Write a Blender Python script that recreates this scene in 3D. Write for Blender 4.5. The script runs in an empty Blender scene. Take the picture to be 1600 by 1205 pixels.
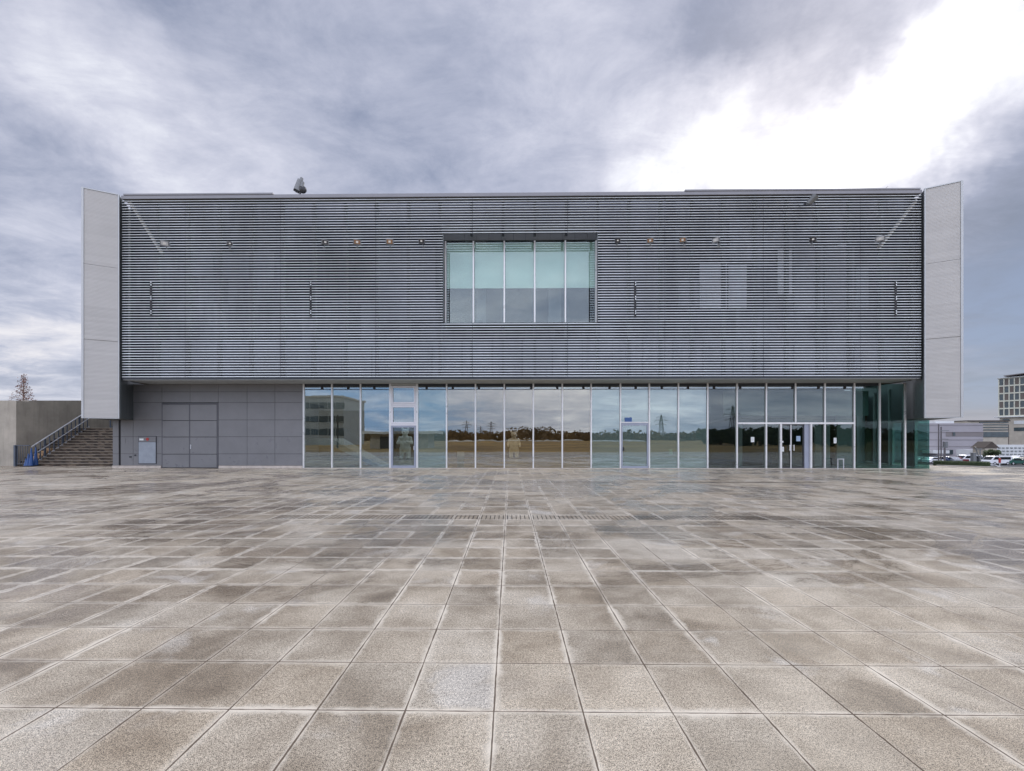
import bpy, math, random
from mathutils import Vector, Matrix
random.seed(7)
R = math.radians
S = bpy.context.scene
COL = S.collection

# ------------------------------------------------------------------ camera
F, CX, HY, EYE, YAW = 650.0, 789.0, 685.0, 1.55, 0.0125      # in pixels of the 1600x1205 photograph
cam = bpy.data.cameras.new('camera'); camo = bpy.data.objects.new('camera', cam); COL.objects.link(camo)
camo.location = (0, 0, EYE); camo.rotation_euler = (R(90), 0, YAW)
cam.sensor_width = 36; cam.lens = 36 * F / 1600
cam.shift_x = (800 - CX) / 1600; cam.shift_y = (HY - 602.5) / 1600
cam.clip_start = 0.05; cam.clip_end = 6000
S.camera = camo
_s, _c = math.sin(YAW), math.cos(YAW)
def at(px, py, Y):
    """world point on the plane y = Y seen at a pixel: used to take the building's real measures off the photograph"""
    a = (px - CX) / F; b = (HY - py) / F
    t = Y / (_c + a * _s)
    return Vector((t * (-_s + a * _c), Y, EYE + t * b))
def AX(px, Y): return at(px, 0, Y).x
def AZ(py, Y, px=797): return at(px, py, Y).z

# ------------------------------------------------------------------ node helper
class NT:
    def __init__(s, tree): s.t = tree; s.n = tree.nodes; s.l = tree.links
    def new(s, typ, **kw):
        nd = s.n.new(typ)
        for k, v in kw.items(): setattr(nd, k, v)
        return nd
    def inp(s, sock, v):
        if v is None: return
        if isinstance(v, bpy.types.NodeSocket): s.l.new(v, sock)
        else:
            if isinstance(v, (tuple, list)) and len(v) == 3 and sock.type == 'RGBA': v = (*v, 1)
            sock.default_value = v
    def m(s, op, a, b=None, c=None, clamp=False):
        nd = s.new('ShaderNodeMath', operation=op, use_clamp=clamp)
        s.inp(nd.inputs[0], a); s.inp(nd.inputs[1], b); s.inp(nd.inputs[2], c); return nd.outputs[0]
    def vm(s, op, a, b=None, sc=None):
        nd = s.new('ShaderNodeVectorMath', operation=op)
        s.inp(nd.inputs[0], a); s.inp(nd.inputs[1], b)
        if sc is not None: s.inp(nd.inputs[3], sc)
        return nd.outputs['Value'] if op in ('DOT_PRODUCT', 'LENGTH', 'DISTANCE') else nd.outputs[0]
    def sep(s, v):
        nd = s.new('ShaderNodeSeparateXYZ'); s.inp(nd.inputs[0], v); return nd.outputs
    def comb(s, x, y, z=0.0):
        nd = s.new('ShaderNodeCombineXYZ'); s.inp(nd.inputs[0], x); s.inp(nd.inputs[1], y); s.inp(nd.inputs[2], z); return nd.outputs[0]
    def noise(s, v, scale, detail=4, rough=.5, dist=0, col=False):
        nd = s.new('ShaderNodeTexNoise'); s.inp(nd.inputs['Vector'], v)
        nd.inputs['Scale'].default_value = scale; nd.inputs['Detail'].default_value = detail
        nd.inputs['Roughness'].default_value = rough; nd.inputs['Distortion'].default_value = dist
        return nd.outputs['Color'] if col else nd.outputs['Fac']
    def white(s, v, col=False):
        nd = s.new('ShaderNodeTexWhiteNoise', noise_dimensions='3D'); s.inp(nd.inputs['Vector'], v)
        return nd.outputs['Color'] if col else nd.outputs['Value']
    def ramp(s, f, stops, interp='LINEAR'):
        nd = s.new('ShaderNodeValToRGB'); s.inp(nd.inputs[0], f); cr = nd.color_ramp; cr.interpolation = interp
        while len(cr.elements) < len(stops): cr.elements.new(.5)
        for e, (p, c) in zip(cr.elements, stops):
            e.position = p; e.color = (*c, 1) if isinstance(c, (tuple, list)) else (c, c, c, 1)
        return nd.outputs[0]
    def mr(s, v, a, b, c=0.0, d=1.0, smooth=True):
        nd = s.new('ShaderNodeMapRange', interpolation_type='SMOOTHSTEP' if smooth else 'LINEAR')
        for i, x in enumerate((v, a, b, c, d)): s.inp(nd.inputs[i], x)
        return nd.outputs[0]
    def mix(s, f, a, b, mode='MIX'):
        nd = s.new('ShaderNodeMix', data_type='RGBA', blend_type=mode)
        s.inp(nd.inputs[0], f); s.inp(nd.inputs[6], a); s.inp(nd.inputs[7], b); return nd.outputs[2]

# ------------------------------------------------------------------ world: overcast sky, bright break in the cloud to the right
W = bpy.data.worlds.new('World'); S.world = W; W.use_nodes = True
w = NT(W.node_tree); w.n.clear()
SUN_EL, SUN_AZ = R(34), R(35)             # azimuth clockwise from +Y
sky = w.new('ShaderNodeTexSky', sky_type='NISHITA', sun_disc=False, sun_elevation=SUN_EL, sun_rotation=SUN_AZ)
bg1 = w.new('ShaderNodeBackground'); w.inp(bg1.inputs[0], sky.outputs[0]); bg1.inputs[1].default_value = .10
tc = w.new('ShaderNodeTexCoord'); D = tc.outputs['Generated']
dx, dy, dz = w.sep(D)
zz = w.m('ADD', w.m('MAXIMUM', dz, 0.0), .16)
P = w.comb(w.m('DIVIDE', dx, zz), w.m('DIVIDE', dy, zz), 3.7)
warp = w.vm('SCALE', w.vm('SUBTRACT', w.noise(D, 2.6, 6, .6, 0, True), (.5, .5, .5)), None, .42)
DW = w.vm('NORMALIZE', w.vm('ADD', D, warp))
def lobe(px, py, r0, r1, amp, back=False):
    v = Vector(((px - CX) / F, 1, (HY - py) / F))
    if back: v.y = -1
    v.normalize()
    d = w.vm('DOT_PRODUCT', DW, tuple(v))
    return w.mr(d, math.cos(R(r1)), math.cos(R(r0)), 0.0, amp)
def add(*a):
    r = a[0]
    for x in a[1:]: r = w.m('ADD', r, x)
    return r
n1 = w.noise(P, 0.55, 9, .56, .5)
n2 = w.noise(P, 1.7, 9, .62, .3)
n3 = w.noise(w.vm('MULTIPLY', P, (.8, 1.3, 1.0)), 3.6, 10, .68, .4)
b = add(w.m('MULTIPLY', w.m('SUBTRACT', n1, .5), .85), w.m('MULTIPLY', w.m('SUBTRACT', n2, .5), .62), w.m('MULTIPLY', w.m('SUBTRACT', n3, .5), .58))
b = add(b, .535,
    lobe(1040, 225, 1, 7, .18), lobe(1160, 215, 1, 9, .30), lobe(1290, 210, 2, 9, .29), lobe(1410, 140, 1, 8, .20), lobe(1520, 60, 1, 9, .20),
    lobe(1150, 90, 2, 10, -.20), lobe(1530, 300, 3, 11, -.28), lobe(1000, 50, 2, 12, -.06), lobe(1590, 180, 1, 9, -.14), lobe(1540, 480, 3, 14, -.14), lobe(880, 130, 2, 9, .07),
    lobe(560, 40, 2, 12, .08), lobe(130, 150, 1, 8, .20), lobe(50, 60, 2, 12, -.08), lobe(30, 520, 1, 7, .10), lobe(330, 220, 2, 9, .05), lobe(700, 270, 2, 9, .05),
    lobe(1580, 600, 5, 17, -.30), lobe(330, 60, 3, 13, -.08), lobe(20, 330, 2, 10, -.12), lobe(60, 620, 1, 7, .02))
cl = w.ramp(b, [(0.0, (.13, .155, .22)), (.25, (.215, .245, .34)), (.45, (.375, .395, .49)), (.62, (.53, .54, .625)), (.80, (.74, .75, .80)), (1.0, (.98, .975, .985))])
# hotter core where the sun stands behind the break
core = w.m('ADD', w.m('MULTIPLY', add(lobe(1240, 225, 2, 10, .7), lobe(1410, 130, 2, 8, .35)), w.mr(b, .80, 1.1)), 1.0)
cl = w.mix(1.0, cl, w.comb(core, core, core), 'MULTIPLY')
# low horizon to the right and behind is bluer, with thinner cloud
warm = w.m('MULTIPLY', lobe(10, 520, 1, 7, .40), w.mr(b, .45, .7), clamp=True)
cl = w.mix(warm, cl, (.80, .74, .70))
blue = add(lobe(1560, 640, 5, 24, .95), lobe(520, 640, 6, 24, .9, True), lobe(1000, 520, 10, 40, .15, True))
blue = w.m('MULTIPLY', blue, w.mr(n2, .38, .62, 1.0, .35), clamp=True)
cl = w.mix(blue, cl, w.mix(w.mr(dy, -.2, .2), (.15, .25, .42), (.17, .225, .35)))
bg2 = w.new('ShaderNodeBackground'); w.inp(bg2.inputs[0], cl); bg2.inputs[1].default_value = 1.0
# the cloud deck behind the camera is boosted to light the facade
w.inp(bg2.inputs[1], w.mr(dy, -.5, .35, 2.5, 1.0))
ms = w.new('ShaderNodeMixShader'); ms.inputs[0].default_value = .9
w.l.new(bg1.outputs[0], ms.inputs[1]); w.l.new(bg2.outputs[0], ms.inputs[2])
wo = w.new('ShaderNodeOutputWorld'); w.l.new(ms.outputs[0], wo.inputs[0])

sl = bpy.data.lights.new('sun', 'SUN'); sl.energy = 1.1; sl.angle = R(14); sl.color = (1, .96, .9)
so = bpy.data.objects.new('sun', sl); COL.objects.link(so)
sd = Vector((math.sin(SUN_AZ) * math.cos(SUN_EL), math.cos(SUN_AZ) * math.cos(SUN_EL), math.sin(SUN_EL)))
so.rotation_euler = sd.to_track_quat('Z', 'Y').to_euler(); so.location = sd * 60
S.view_settings.view_transform = 'Standard'; S.view_settings.look = 'None'; S.view_settings.gamma = 1
S.view_settings.exposure = 0.40
S.view_settings.use_curve_mapping = False
S.render.resolution_x, S.render.resolution_y = 1024, 771
S.cycles.max_bounces = 10; S.cycles.transparent_max_bounces = 16

# ------------------------------------------------------------------ materials
def mat(name, col, rough=.6, metal=0.0, var=.12, scale=3.0, bump=0.0, bscale=60, spec=.5, streak=0.0, alt=None):
    m = bpy.data.materials.new(name); m.use_nodes = True; t = NT(m.node_tree); t.n.clear()
    p = t.new('ShaderNodeBsdfPrincipled'); o = t.new('ShaderNodeOutputMaterial'); t.l.new(p.outputs[0], o.inputs[0])
    g = t.new('ShaderNodeNewGeometry').outputs['Position']
    n = t.noise(g, scale, 5, .6)
    c = t.mix(t.mr(n, .3, .7), tuple(x * (1 - var) for x in col), tuple(min(1, x * (1 + var)) for x in (alt or col)))
    if streak:
        x, y, z = t.sep(g)
        q = t.noise(t.comb(t.m('MULTIPLY', x, 3.2), t.m('MULTIPLY', y, 3.2), t.m('MULTIPLY', z, .25)), 1.6, 6, .65)
        c = t.mix(t.mr(q, .45, .75, 0, streak), c, tuple(x * .45 for x in col))
    t.inp(p.inputs['Base Color'], c)
    t.inp(p.inputs['Roughness'], t.mr(n, .2, .8, max(.02, rough - .07), min(1, rough + .07)))
    p.inputs['Metallic'].default_value = metal
    p.inputs['Specular IOR Level'].default_value = spec
    if bump:
        bn = t.new('ShaderNodeBump'); bn.inputs['Strength'].default_value = bump; bn.inputs['Distance'].default_value = .02
        t.inp(bn.inputs['Height'], t.noise(g, bscale, 4, .6)); t.l.new(bn.outputs[0], p.inputs['Normal'])
    return m
def glass(name, refl, tint, film=None, filmk=0.0, wav=.0):
    m = bpy.data.materials.new(name); m.use_nodes = True; t = NT(m.node_tree); t.n.clear()
    o = t.new('ShaderNodeOutputMaterial')
    tr = t.new('ShaderNodeBsdfTransparent'); t.inp(tr.inputs[0], tint)
    gl = t.new('ShaderNodeBsdfGlossy'); gl.inputs['Roughness'].default_value = .0; t.inp(gl.inputs[0], (.86, .93, .96))
    if wav:
        g = t.new('ShaderNodeNewGeometry').outputs['Position']
        bn = t.new('ShaderNodeBump'); bn.inputs['Strength'].default_value = wav; bn.inputs['Distance'].default_value = .01
        t.inp(bn.inputs['Height'], t.noise(g, .9, 2, .4)); t.l.new(bn.outputs[0], gl.inputs['Normal'])
    lw = t.new('ShaderNodeLayerWeight'); lw.inputs[0].default_value = .25
    f = t.m('ADD', t.m('MULTIPLY', lw.outputs['Fresnel'], .5 if refl > .1 else .3), refl, clamp=True)
    mx = t.new('ShaderNodeMixShader'); t.inp(mx.inputs[0], f)
    if film:
        df = t.new('ShaderNodeBsdfDiffuse'); t.inp(df.inputs[0], film)
        m2 = t.new('ShaderNodeMixShader'); m2.inputs[0].default_value = filmk
        t.l.new(tr.outputs[0], m2.inputs[1]); t.l.new(df.outputs[0], m2.inputs[2]); t.l.new(m2.outputs[0], mx.inputs[1])
    else: t.l.new(tr.outputs[0], mx.inputs[1])
    t.l.new(gl.outputs[0], mx.inputs[2]); t.l.new(mx.outputs[0], o.inputs[0])
    return m
M = {}
M['blade_body'] = mat('shade_dark_blade_body', (.010, .012, .02), .9, 0, .1, 1, spec=.05)  # shade of blade undersides and gaps painted in as near-black
M['blade'] = mat('blade_aluminium', (.82, .88, .91), .42, .35, .10, .35, streak=.18)
M['trim'] = mat('trim_aluminium', (.50, .52, .53), .45, .35, .05, 1.5)
M['mullion'] = mat('mullion_aluminium', (.74, .745, .745), .32, .35, .04, 2)
M['whiteframe'] = mat('white_frame', (.74, .74, .78), .4, .1, .04, 2)
M['doorframe'] = mat('blue_grey_frame', (.33, .36, .44), .4, .3, .05, 2)
M['dark'] = mat('dark_steel', (.035, .042, .052), .5, .3, .15, 2)
M['black'] = mat('black_metal', (.012, .013, .016), .5, 0, .1, 2)
M['backing'] = mat('dark_cladding', (.018, .021, .033), .6, 0, .3, .5, spec=.25)
def backing_wall_mat():
    m = mat('banded_dark_cladding', (.02, .024, .036), .55, 0, .2, .5, spec=.3); t = NT(m.node_tree); p = [n for n in t.n if n.type == 'BSDF_PRINCIPLED'][0]
    g = t.new('ShaderNodeNewGeometry').outputs['Position']; x, y, z = t.sep(g)
    pn = t.white(t.comb(t.m('FLOOR', t.m('DIVIDE', x, .75)), t.m('FLOOR', t.m('DIVIDE', t.m('ADD', z, .3), 2.15)), 4.0))
    q = t.noise(t.comb(t.m('MULTIPLY', x, 1.1), 0.0, t.m('MULTIPLY', z, .35)), .9, 5, .6)
    k = t.m('ADD', t.m('MULTIPLY', pn, .55), t.m('MULTIPLY', t.mr(q, .3, .7), .55))
    t.l.new(t.ramp(k, [(.15, (.008, .010, .018)), (.55, (.022, .026, .04)), (.95, (.085, .095, .12))]), p.inputs['Base Color']); return m
M['rear_wall'] = backing_wall_mat()
M['back_mid'] = mat('mid_cladding', (.085, .095, .12), .4, .1, .14, .9)
M['back_light'] = mat('pale_blind', (.32, .345, .40), .5, 0, .1, .9)
M['back_blue'] = mat('blue_grey_blind', (.065, .073, .10), .4, 0, .14, .9)
M['soffit'] = mat('soffit_panel', (.40, .42, .42), .5, .1, .06, 1)
M['interior_dark'] = mat('interior_dark', (.10, .066, .030), .7, 0, .3, .6)
M['interior_grey'] = mat('interior_grey', (.34, .36, .36), .7, 0, .1, .6)
M['interior_floor'] = mat('interior_floor', (.42, .40, .35), .25, 0, .08, .8)
M['blind'] = mat('pale_teal_blind', (.74, .88, .83), .8, 0, .03, 1)
M['bear'] = mat('white_plaster', (.82, .84, .78), .6, 0, .05, 4)
M['concrete'] = mat('board_marked_concrete', (.41, .375, .315), .8, 0, .14, 1.2, .5, 30, streak=.35)
M['concrete2'] = mat('pale_concrete', (.42, .40, .36), .8, 0, .12, 2, .3, 50)
M['plinth'] = mat('plinth_stone', (.52, .47, .42), .8, 0, .15, 3, .3, 50)
M['rail'] = mat('galvanised_rail', (.55, .57, .60), .4, .4, .08, 5)
M['railpost'] = mat('slate_rail_post', (.085, .105, .14), .5, .2, .1, 5)
M['cone'] = mat('blue_plastic', (.02, .075, .24), .4, 0, .1, 6)
M['rubber'] = mat('black_rubber', (.02, .02, .022), .7, 0, .1, 6)
M['tan'] = mat('tan_timber', (.45, .29, .16), .7, 0, .25, 9)
M['paper'] = mat('paper', (.75, .78, .78), .7, 0, .06, 30)
M['red'] = mat('red_paint', (.42, .035, .03), .5, 0, .05, 5)
M['bluesign'] = mat('blue_sign', (.05, .12, .32), .5, 0, .05, 5)
M['asphalt'] = mat('asphalt', (.055, .056, .060), .9, 0, .2, .2, .3, 60)
M['leaf_dark'] = mat('dark_leaf', (.035, .065, .025), .7, 0, .4, .6, alt=(.06, .085, .03))
M['leaf_hedge'] = mat('hedge_leaf', (.035, .075, .02), .6, 0, .4, 8, alt=(.075, .12, .035))
M['leaf_rust'] = mat('rust_leaf', (.20, .11, .085), .8, 0, .3, 4, alt=(.30, .18, .15))
M['bark'] = mat('bark', (.16, .11, .085), .9, 0, .3, 8, .5, 30)
M['wood_mass'] = mat('far_foliage', (.10, .085, .05), .8, 0, .5, .08, alt=(.20, .15, .09))
M['lilac'] = mat('lilac_cladding', (.36, .342, .365), .7, 0, .05, .2)
M['lilac_band'] = mat('grey_band', (.22, .20, .20), .7, 0, .05, .2)
M['beige'] = mat('beige_stone', (.46, .42, .35), .8, 0, .1, .3)
M['cream'] = mat('cream_concrete', (.62, .62, .52), .7, 0, .06, .2)
M['winglass'] = mat('far_window_glass', (.05, .075, .085), .12, 0, .3, .4)
M['winbrown'] = mat('brown_panel', (.15, .125, .11), .6, 0, .1, 1)
M['whitewall'] = mat('white_render', (.68, .70, .70), .7, 0, .06, .3)
M['tile_roof'] = mat('brown_roof', (.075, .06, .05), .8, 0, .2, 1)
M['car_white'] = mat('white_car_paint', (.78, .80, .84), .22, 0, .02, 1)
M['car_silver'] = mat('silver_car_paint', (.42, .44, .48), .25, .5, .02, 1)
M['car_dark'] = mat('dark_car_paint', (.018, .03, .04), .2, .1, .02, 1)
M['car_green'] = mat('green_car_paint', (.02, .10, .08), .2, .1, .02, 1)
M['car_red'] = mat('maroon_car_paint', (.16, .03, .04), .25, .1, .02, 1)
M['car_blue'] = mat('navy_car_paint', (.03, .05, .12), .25, .1, .02, 1)
M['carglass'] = mat('car_glass', (.012, .016, .018), .08, 0, .1, 1)
M['lamp_lens'] = mat('lamp_lens', (.75, .75, .72), .2, 0, .05, 20)
M['lens_copper'] = mat('copper_lens', (.30, .17, .09), .35, .2, .05, 20)
M['lamp_body'] = mat('lamp_body', (.20, .21, .22), .4, .4, .1, 10)
M['lamp_dark'] = mat('lamp_dark', (.05, .052, .06), .4, .3, .1, 10)
M['glass'] = glass('facade_glass', .20, (.66, .72, .70), wav=.12)
M['glass_film'] = glass('film_glass', .20, (.56, .68, .66), (.30, .44, .42), .20, wav=.12)
M['glass_brown'] = glass('bronze_glass', .19, (.78, .70, .56), wav=.12)
M['glass_dark'] = glass('entrance_glass', .075, (.66, .72, .70))
M['glass_teal'] = glass('side_glass', .01, (.56, .72, .69))
M['glass_up'] = glass('upper_window_glass', .10, (.84, .90, .88), wav=.06)
M['horn'] = mat('horn_grey', (.16, .17, .175), .4, .3, .1, 10)
M['head'] = mat('slate_header_panel', (.13, .145, .155), .5, .1, .08, 1)
M['dark2'] = mat('slate_metal', (.10, .115, .12), .5, .2, .08, 1)
M['flank'] = mat('flank_metal', (.085, .10, .105), .45, .2, .08, 1)
M['hatch'] = mat('pale_blue_steel', (.29, .325, .37), .35, .3, .08, 3)

def wing_mat():
    m = mat('ribbed_grey_cladding', (.50, .495, .48), .5, .1, .04, .8)
    t = NT(m.node_tree); p = [n for n in t.n if n.type == 'BSDF_PRINCIPLED'][0]
    g = t.new('ShaderNodeNewGeometry').outputs['Position']; x, y, z = t.sep(g)
    q = t.m('FRACT', t.m('MULTIPLY', z, 16.0))
    rib = t.m('ABSOLUTE', t.m('SUBTRACT', q, .5))
    old = p.inputs['Base Color'].links[0].from_socket
    rn = t.white(t.comb(t.m('FLOOR', t.m('MULTIPLY', z, 8.0)), 0.0, 0.0))
    k = t.m('MULTIPLY', t.mr(rib, .36, .5, 1.0, .74), t.m('ADD', .95, t.m('MULTIPLY', rn, .08)))
    nd = t.new('ShaderNodeVectorMath', operation='SCALE'); t.l.new(old, nd.inputs[0]); t.l.new(k, nd.inputs[3])
    t.l.new(nd.outputs[0], p.inputs['Base Color'])
    bn = t.new('ShaderNodeBump'); bn.inputs['Strength'].default_value = .6; bn.inputs['Distance'].default_value = .01
    t.inp(bn.inputs['Height'], t.mr(rib, .3, .5, 1.0, 0.0)); t.l.new(bn.outputs[0], p.inputs['Normal'])
    return m
M['wing'] = wing_mat()

def wallpanel_mat():
    # ground-floor cladding: grey board with scuffs (a real finish, wear concentrated low down)
    m = mat('grey_board_cladding', (.185, .188, .196), .55, .05, .06, 1.3, .1, 40)
    t = NT(m.node_tree); p = [n for n in t.n if n.type == 'BSDF_PRINCIPLED'][0]
    g = t.new('ShaderNodeNewGeometry').outputs['Position']
    old = p.inputs['Base Color'].links[0].from_socket
    x, y, z = t.sep(g)
    q = t.noise(g, 2.6, 8, .75, .6)
    sc = t.m('MULTIPLY', t.mr(q, .56, .66), t.mr(z, 0.2, 2.4, .6, .05))
    c = t.mix(sc, old, (.06, .065, .09)); t.l.new(c, p.inputs['Base Color'])
    return m
M['board'] = wallpanel_mat()

TS, TX0, TY0 = .5045, -.0925, 2.36
def paving_mat():
    m = bpy.data.materials.new('granite_paving'); m.use_nodes = True; t = NT(m.node_tree); t.n.clear()
    p = t.new('ShaderNodeBsdfPrincipled'); o = t.new('ShaderNodeOutputMaterial'); t.l.new(p.outputs[0], o.inputs[0])
    g = t.new('ShaderNodeNewGeometry').outputs['Position']; x, y, z = t.sep(g)
    wob = t.m('MULTIPLY', t.m('SUBTRACT', t.noise(g, 14, 3, .6), .5), .006)
    u = t.m('DIVIDE', t.m('SUBTRACT', t.m('ADD', x, wob), TX0), TS); v = t.m('DIVIDE', t.m('SUBTRACT', t.m('ADD', y, wob), TY0), TS)
    iu, iv = t.m('FLOOR', u), t.m('FLOOR', v)
    ju, jv = t.m('ROUND', u), t.m('ROUND', v)
    du = t.m('MULTIPLY', t.m('ABSOLUTE', t.m('SUBTRACT', u, ju)), TS)      # metres to the nearest joint
    dv = t.m('MULTIPLY', t.m('ABSOLUTE', t.m('SUBTRACT', v, jv)), TS)
    idt = t.comb(iu, iv, 1.0)
    r1, r2, r3 = t.sep(t.white(idt, True))
    # large stains, water marks and drying patches
    big = t.noise(g, .55, 6, .62, .8)
    pv = t.vm('ADD', g, t.vm('SCALE', t.white(idt, True), None, .16))      # marks break at tile edges
    med = t.noise(pv, 2.0, 5, .6, .4)
    bl = t.noise(t.vm('ADD', g, (31., 7., 0.)), 1.6, 5, .6, .5)
    far = t.noise(t.comb(t.m('MULTIPLY', x, .35), t.m('MULTIPLY', y, 1.6), 0.0), .8, 5, .6)
    light = add_(t, .52, t.m('MULTIPLY', t.m('SUBTRACT', big, .5), .95), t.m('MULTIPLY', t.m('SUBTRACT', med, .5), .7),
                 t.m('MULTIPLY', t.m('SUBTRACT', r1, .5), .15), t.m('MULTIPLY', t.m('SUBTRACT', far, .5), .3))
    base = t.ramp(light, [(.14, (.16, .130, .098)), (.38, (.315, .268, .208)), (.60, (.49, .435, .355)), (.85, (.64, .585, .50))])
    tint = t.mix(r2, (1.04, 1.0, .93), (1.0, 1.0, .98)); base = t.mix(1.0, base, tint, 'MULTIPLY')
    # lime bloom blotches
    bloom = t.m('MULTIPLY', t.mr(bl, .53, .68), t.mr(t.white(t.comb(iu, iv, 9.0)), .35, .9, .05, .9))
    base = t.mix(t.m('MULTIPLY', bloom, .55), base, (.70, .67, .61))
    # damp patches that have not dried: darker, browner and glossier
    dn = t.noise(t.vm('ADD', t.comb(t.m('MULTIPLY', x, .75), y, 0.0), (5., 50., 0.)), .42, 7, .66, 1.1)
    edge = t.m('SUBTRACT', dn, t.m('MULTIPLY', t.m('SUBTRACT', r3, .5), .07))
    wet = t.m('MULTIPLY', t.mr(edge, .455, .60), t.mr(y, 1.8, 6.0, .35, 1.0))
    base = t.mix(t.m('MULTIPLY', wet, .62), base, t.mix(1.0, base, (.42, .345, .27), 'MULTIPLY'))
    # exposed aggregate speckle
    s1 = t.noise(g, 200, 2, .65); s2 = t.noise(g, 60, 3, .6)
    spk = t.m('ADD', t.m('MULTIPLY', t.mr(s1, .40, .58, -1.0, .75, False), .72), t.m('MULTIPLY', t.mr(s2, .36, .64, -1.0, 1.0, False), .26))
    base = t.vm('SCALE', base, None, t.m('ADD', 1.0, spk))
    # pale efflorescence along joints, a different strength for each joint
    def crust(d, j, i, k):
        a = t.white(t.comb(j, t.m('MULTIPLY', i, 0.0), k)); bq = t.white(t.comb(j, i, k + 3))
        strength = t.m('MULTIPLY', t.mr(a, .05, .6, .4, 1.0), t.mr(bq, 0.0, .6, .5, 1.0))
        wd = t.m('MULTIPLY', t.mr(t.noise(g, 9, 4, .65), .3, .7, .020, .056), t.mr(bq, 0, 1, .7, 1.5))
        return t.m('MULTIPLY', t.m('POWER', t.m('SUBTRACT', 1.0, t.m('DIVIDE', d, wd), clamp=True), 1.3), strength)
    left = t.mr(x, -9.0, 5.0, 1.45, .8)
    cr = t.m('MULTIPLY', t.m('MAXIMUM', crust(du, ju, iv, 2.0), crust(dv, jv, iu, 5.0)), left)
    cr = t.m('MINIMUM', t.m('MULTIPLY', t.m('MULTIPLY', cr, t.mr(t.noise(g, 2.2, 4, .6), .35, .60, .5, 1.0)), t.mr(y, 2.0, 6.0, 1.25, 1.85)), .86)
    base = t.mix(cr, base, (.76, .69, .57))
    jw = t.mr(t.noise(g, 5, 2, .5), .3, .7, .0030, .0066)
    jr = t.m('MAXIMUM', t.m('LESS_THAN', du, jw), t.m('LESS_THAN', dv, t.m('MULTIPLY', jw, .8)))
    base = t.mix(t.m('MULTIPLY', jr, .9), base, (.085, .055, .036))
    t.inp(p.inputs['Base Color'], base)
    rg = t.m('ADD', t.mr(wet, 0.0, .8, .60, .22), t.m('MULTIPLY', spk, .10))
    rg = t.m('ADD', rg, t.m('MULTIPLY', jr, .3))
    t.inp(p.inputs['Roughness'], rg); p.inputs['Specular IOR Level'].default_value = .34
    bn = t.new('ShaderNodeBump'); bn.inputs['Strength'].default_value = .35; bn.inputs['Distance'].default_value = .004
    h = t.m('SUBTRACT', t.m('MULTIPLY', s1, .6), t.m('MULTIPLY', jr, 1.5))
    t.inp(bn.inputs['Height'], h); t.l.new(bn.outputs[0], p.inputs['Normal'])
    return m
def add_(t, *a):
    r = a[0]
    for q in a[1:]: r = t.m('ADD', r, q)
    return r
M['paving'] = paving_mat()

def field_mat():
    m = mat('dry_grass_field', (.24, .145, .04), .95, 0, .35, .05, .5, 3, alt=(.34, .22, .07)); return m
M['field'] = field_mat()

def stairtile_mat():
    m = mat('mottled_brick_riser', (.15, .125, .10), .8, 0, .2, 3)
    t = NT(m.node_tree); p = [n for n in t.n if n.type == 'BSDF_PRINCIPLED'][0]
    g = t.new('ShaderNodeNewGeometry').outputs['Position']; x, y, z = t.sep(g)
    r = t.white(t.comb(t.m('FLOOR', t.m('DIVIDE', t.m('ADD', x, t.m('MULTIPLY', z, 1.3)), .22)), t.m('FLOOR', t.m('DIVIDE', z, .08)), 0.0))
    r2_ = t.noise(g, 5, 4, .7)
    c = t.ramp(t.m('ADD', t.m('MULTIPLY', r, .6), t.m('MULTIPLY', r2_, .4)), [(.2, (.025, .02, .017)), (.5, (.07, .05, .036)), (.8, (.16, .125, .09))])
    t.l.new(c, p.inputs['Base Color']); return m
M['riser'] = stairtile_mat()
M['step_nosing'] = mat('worn_step_nosing', (.25, .215, .17), .8, 0, .25, 4, .3, 40)

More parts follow.
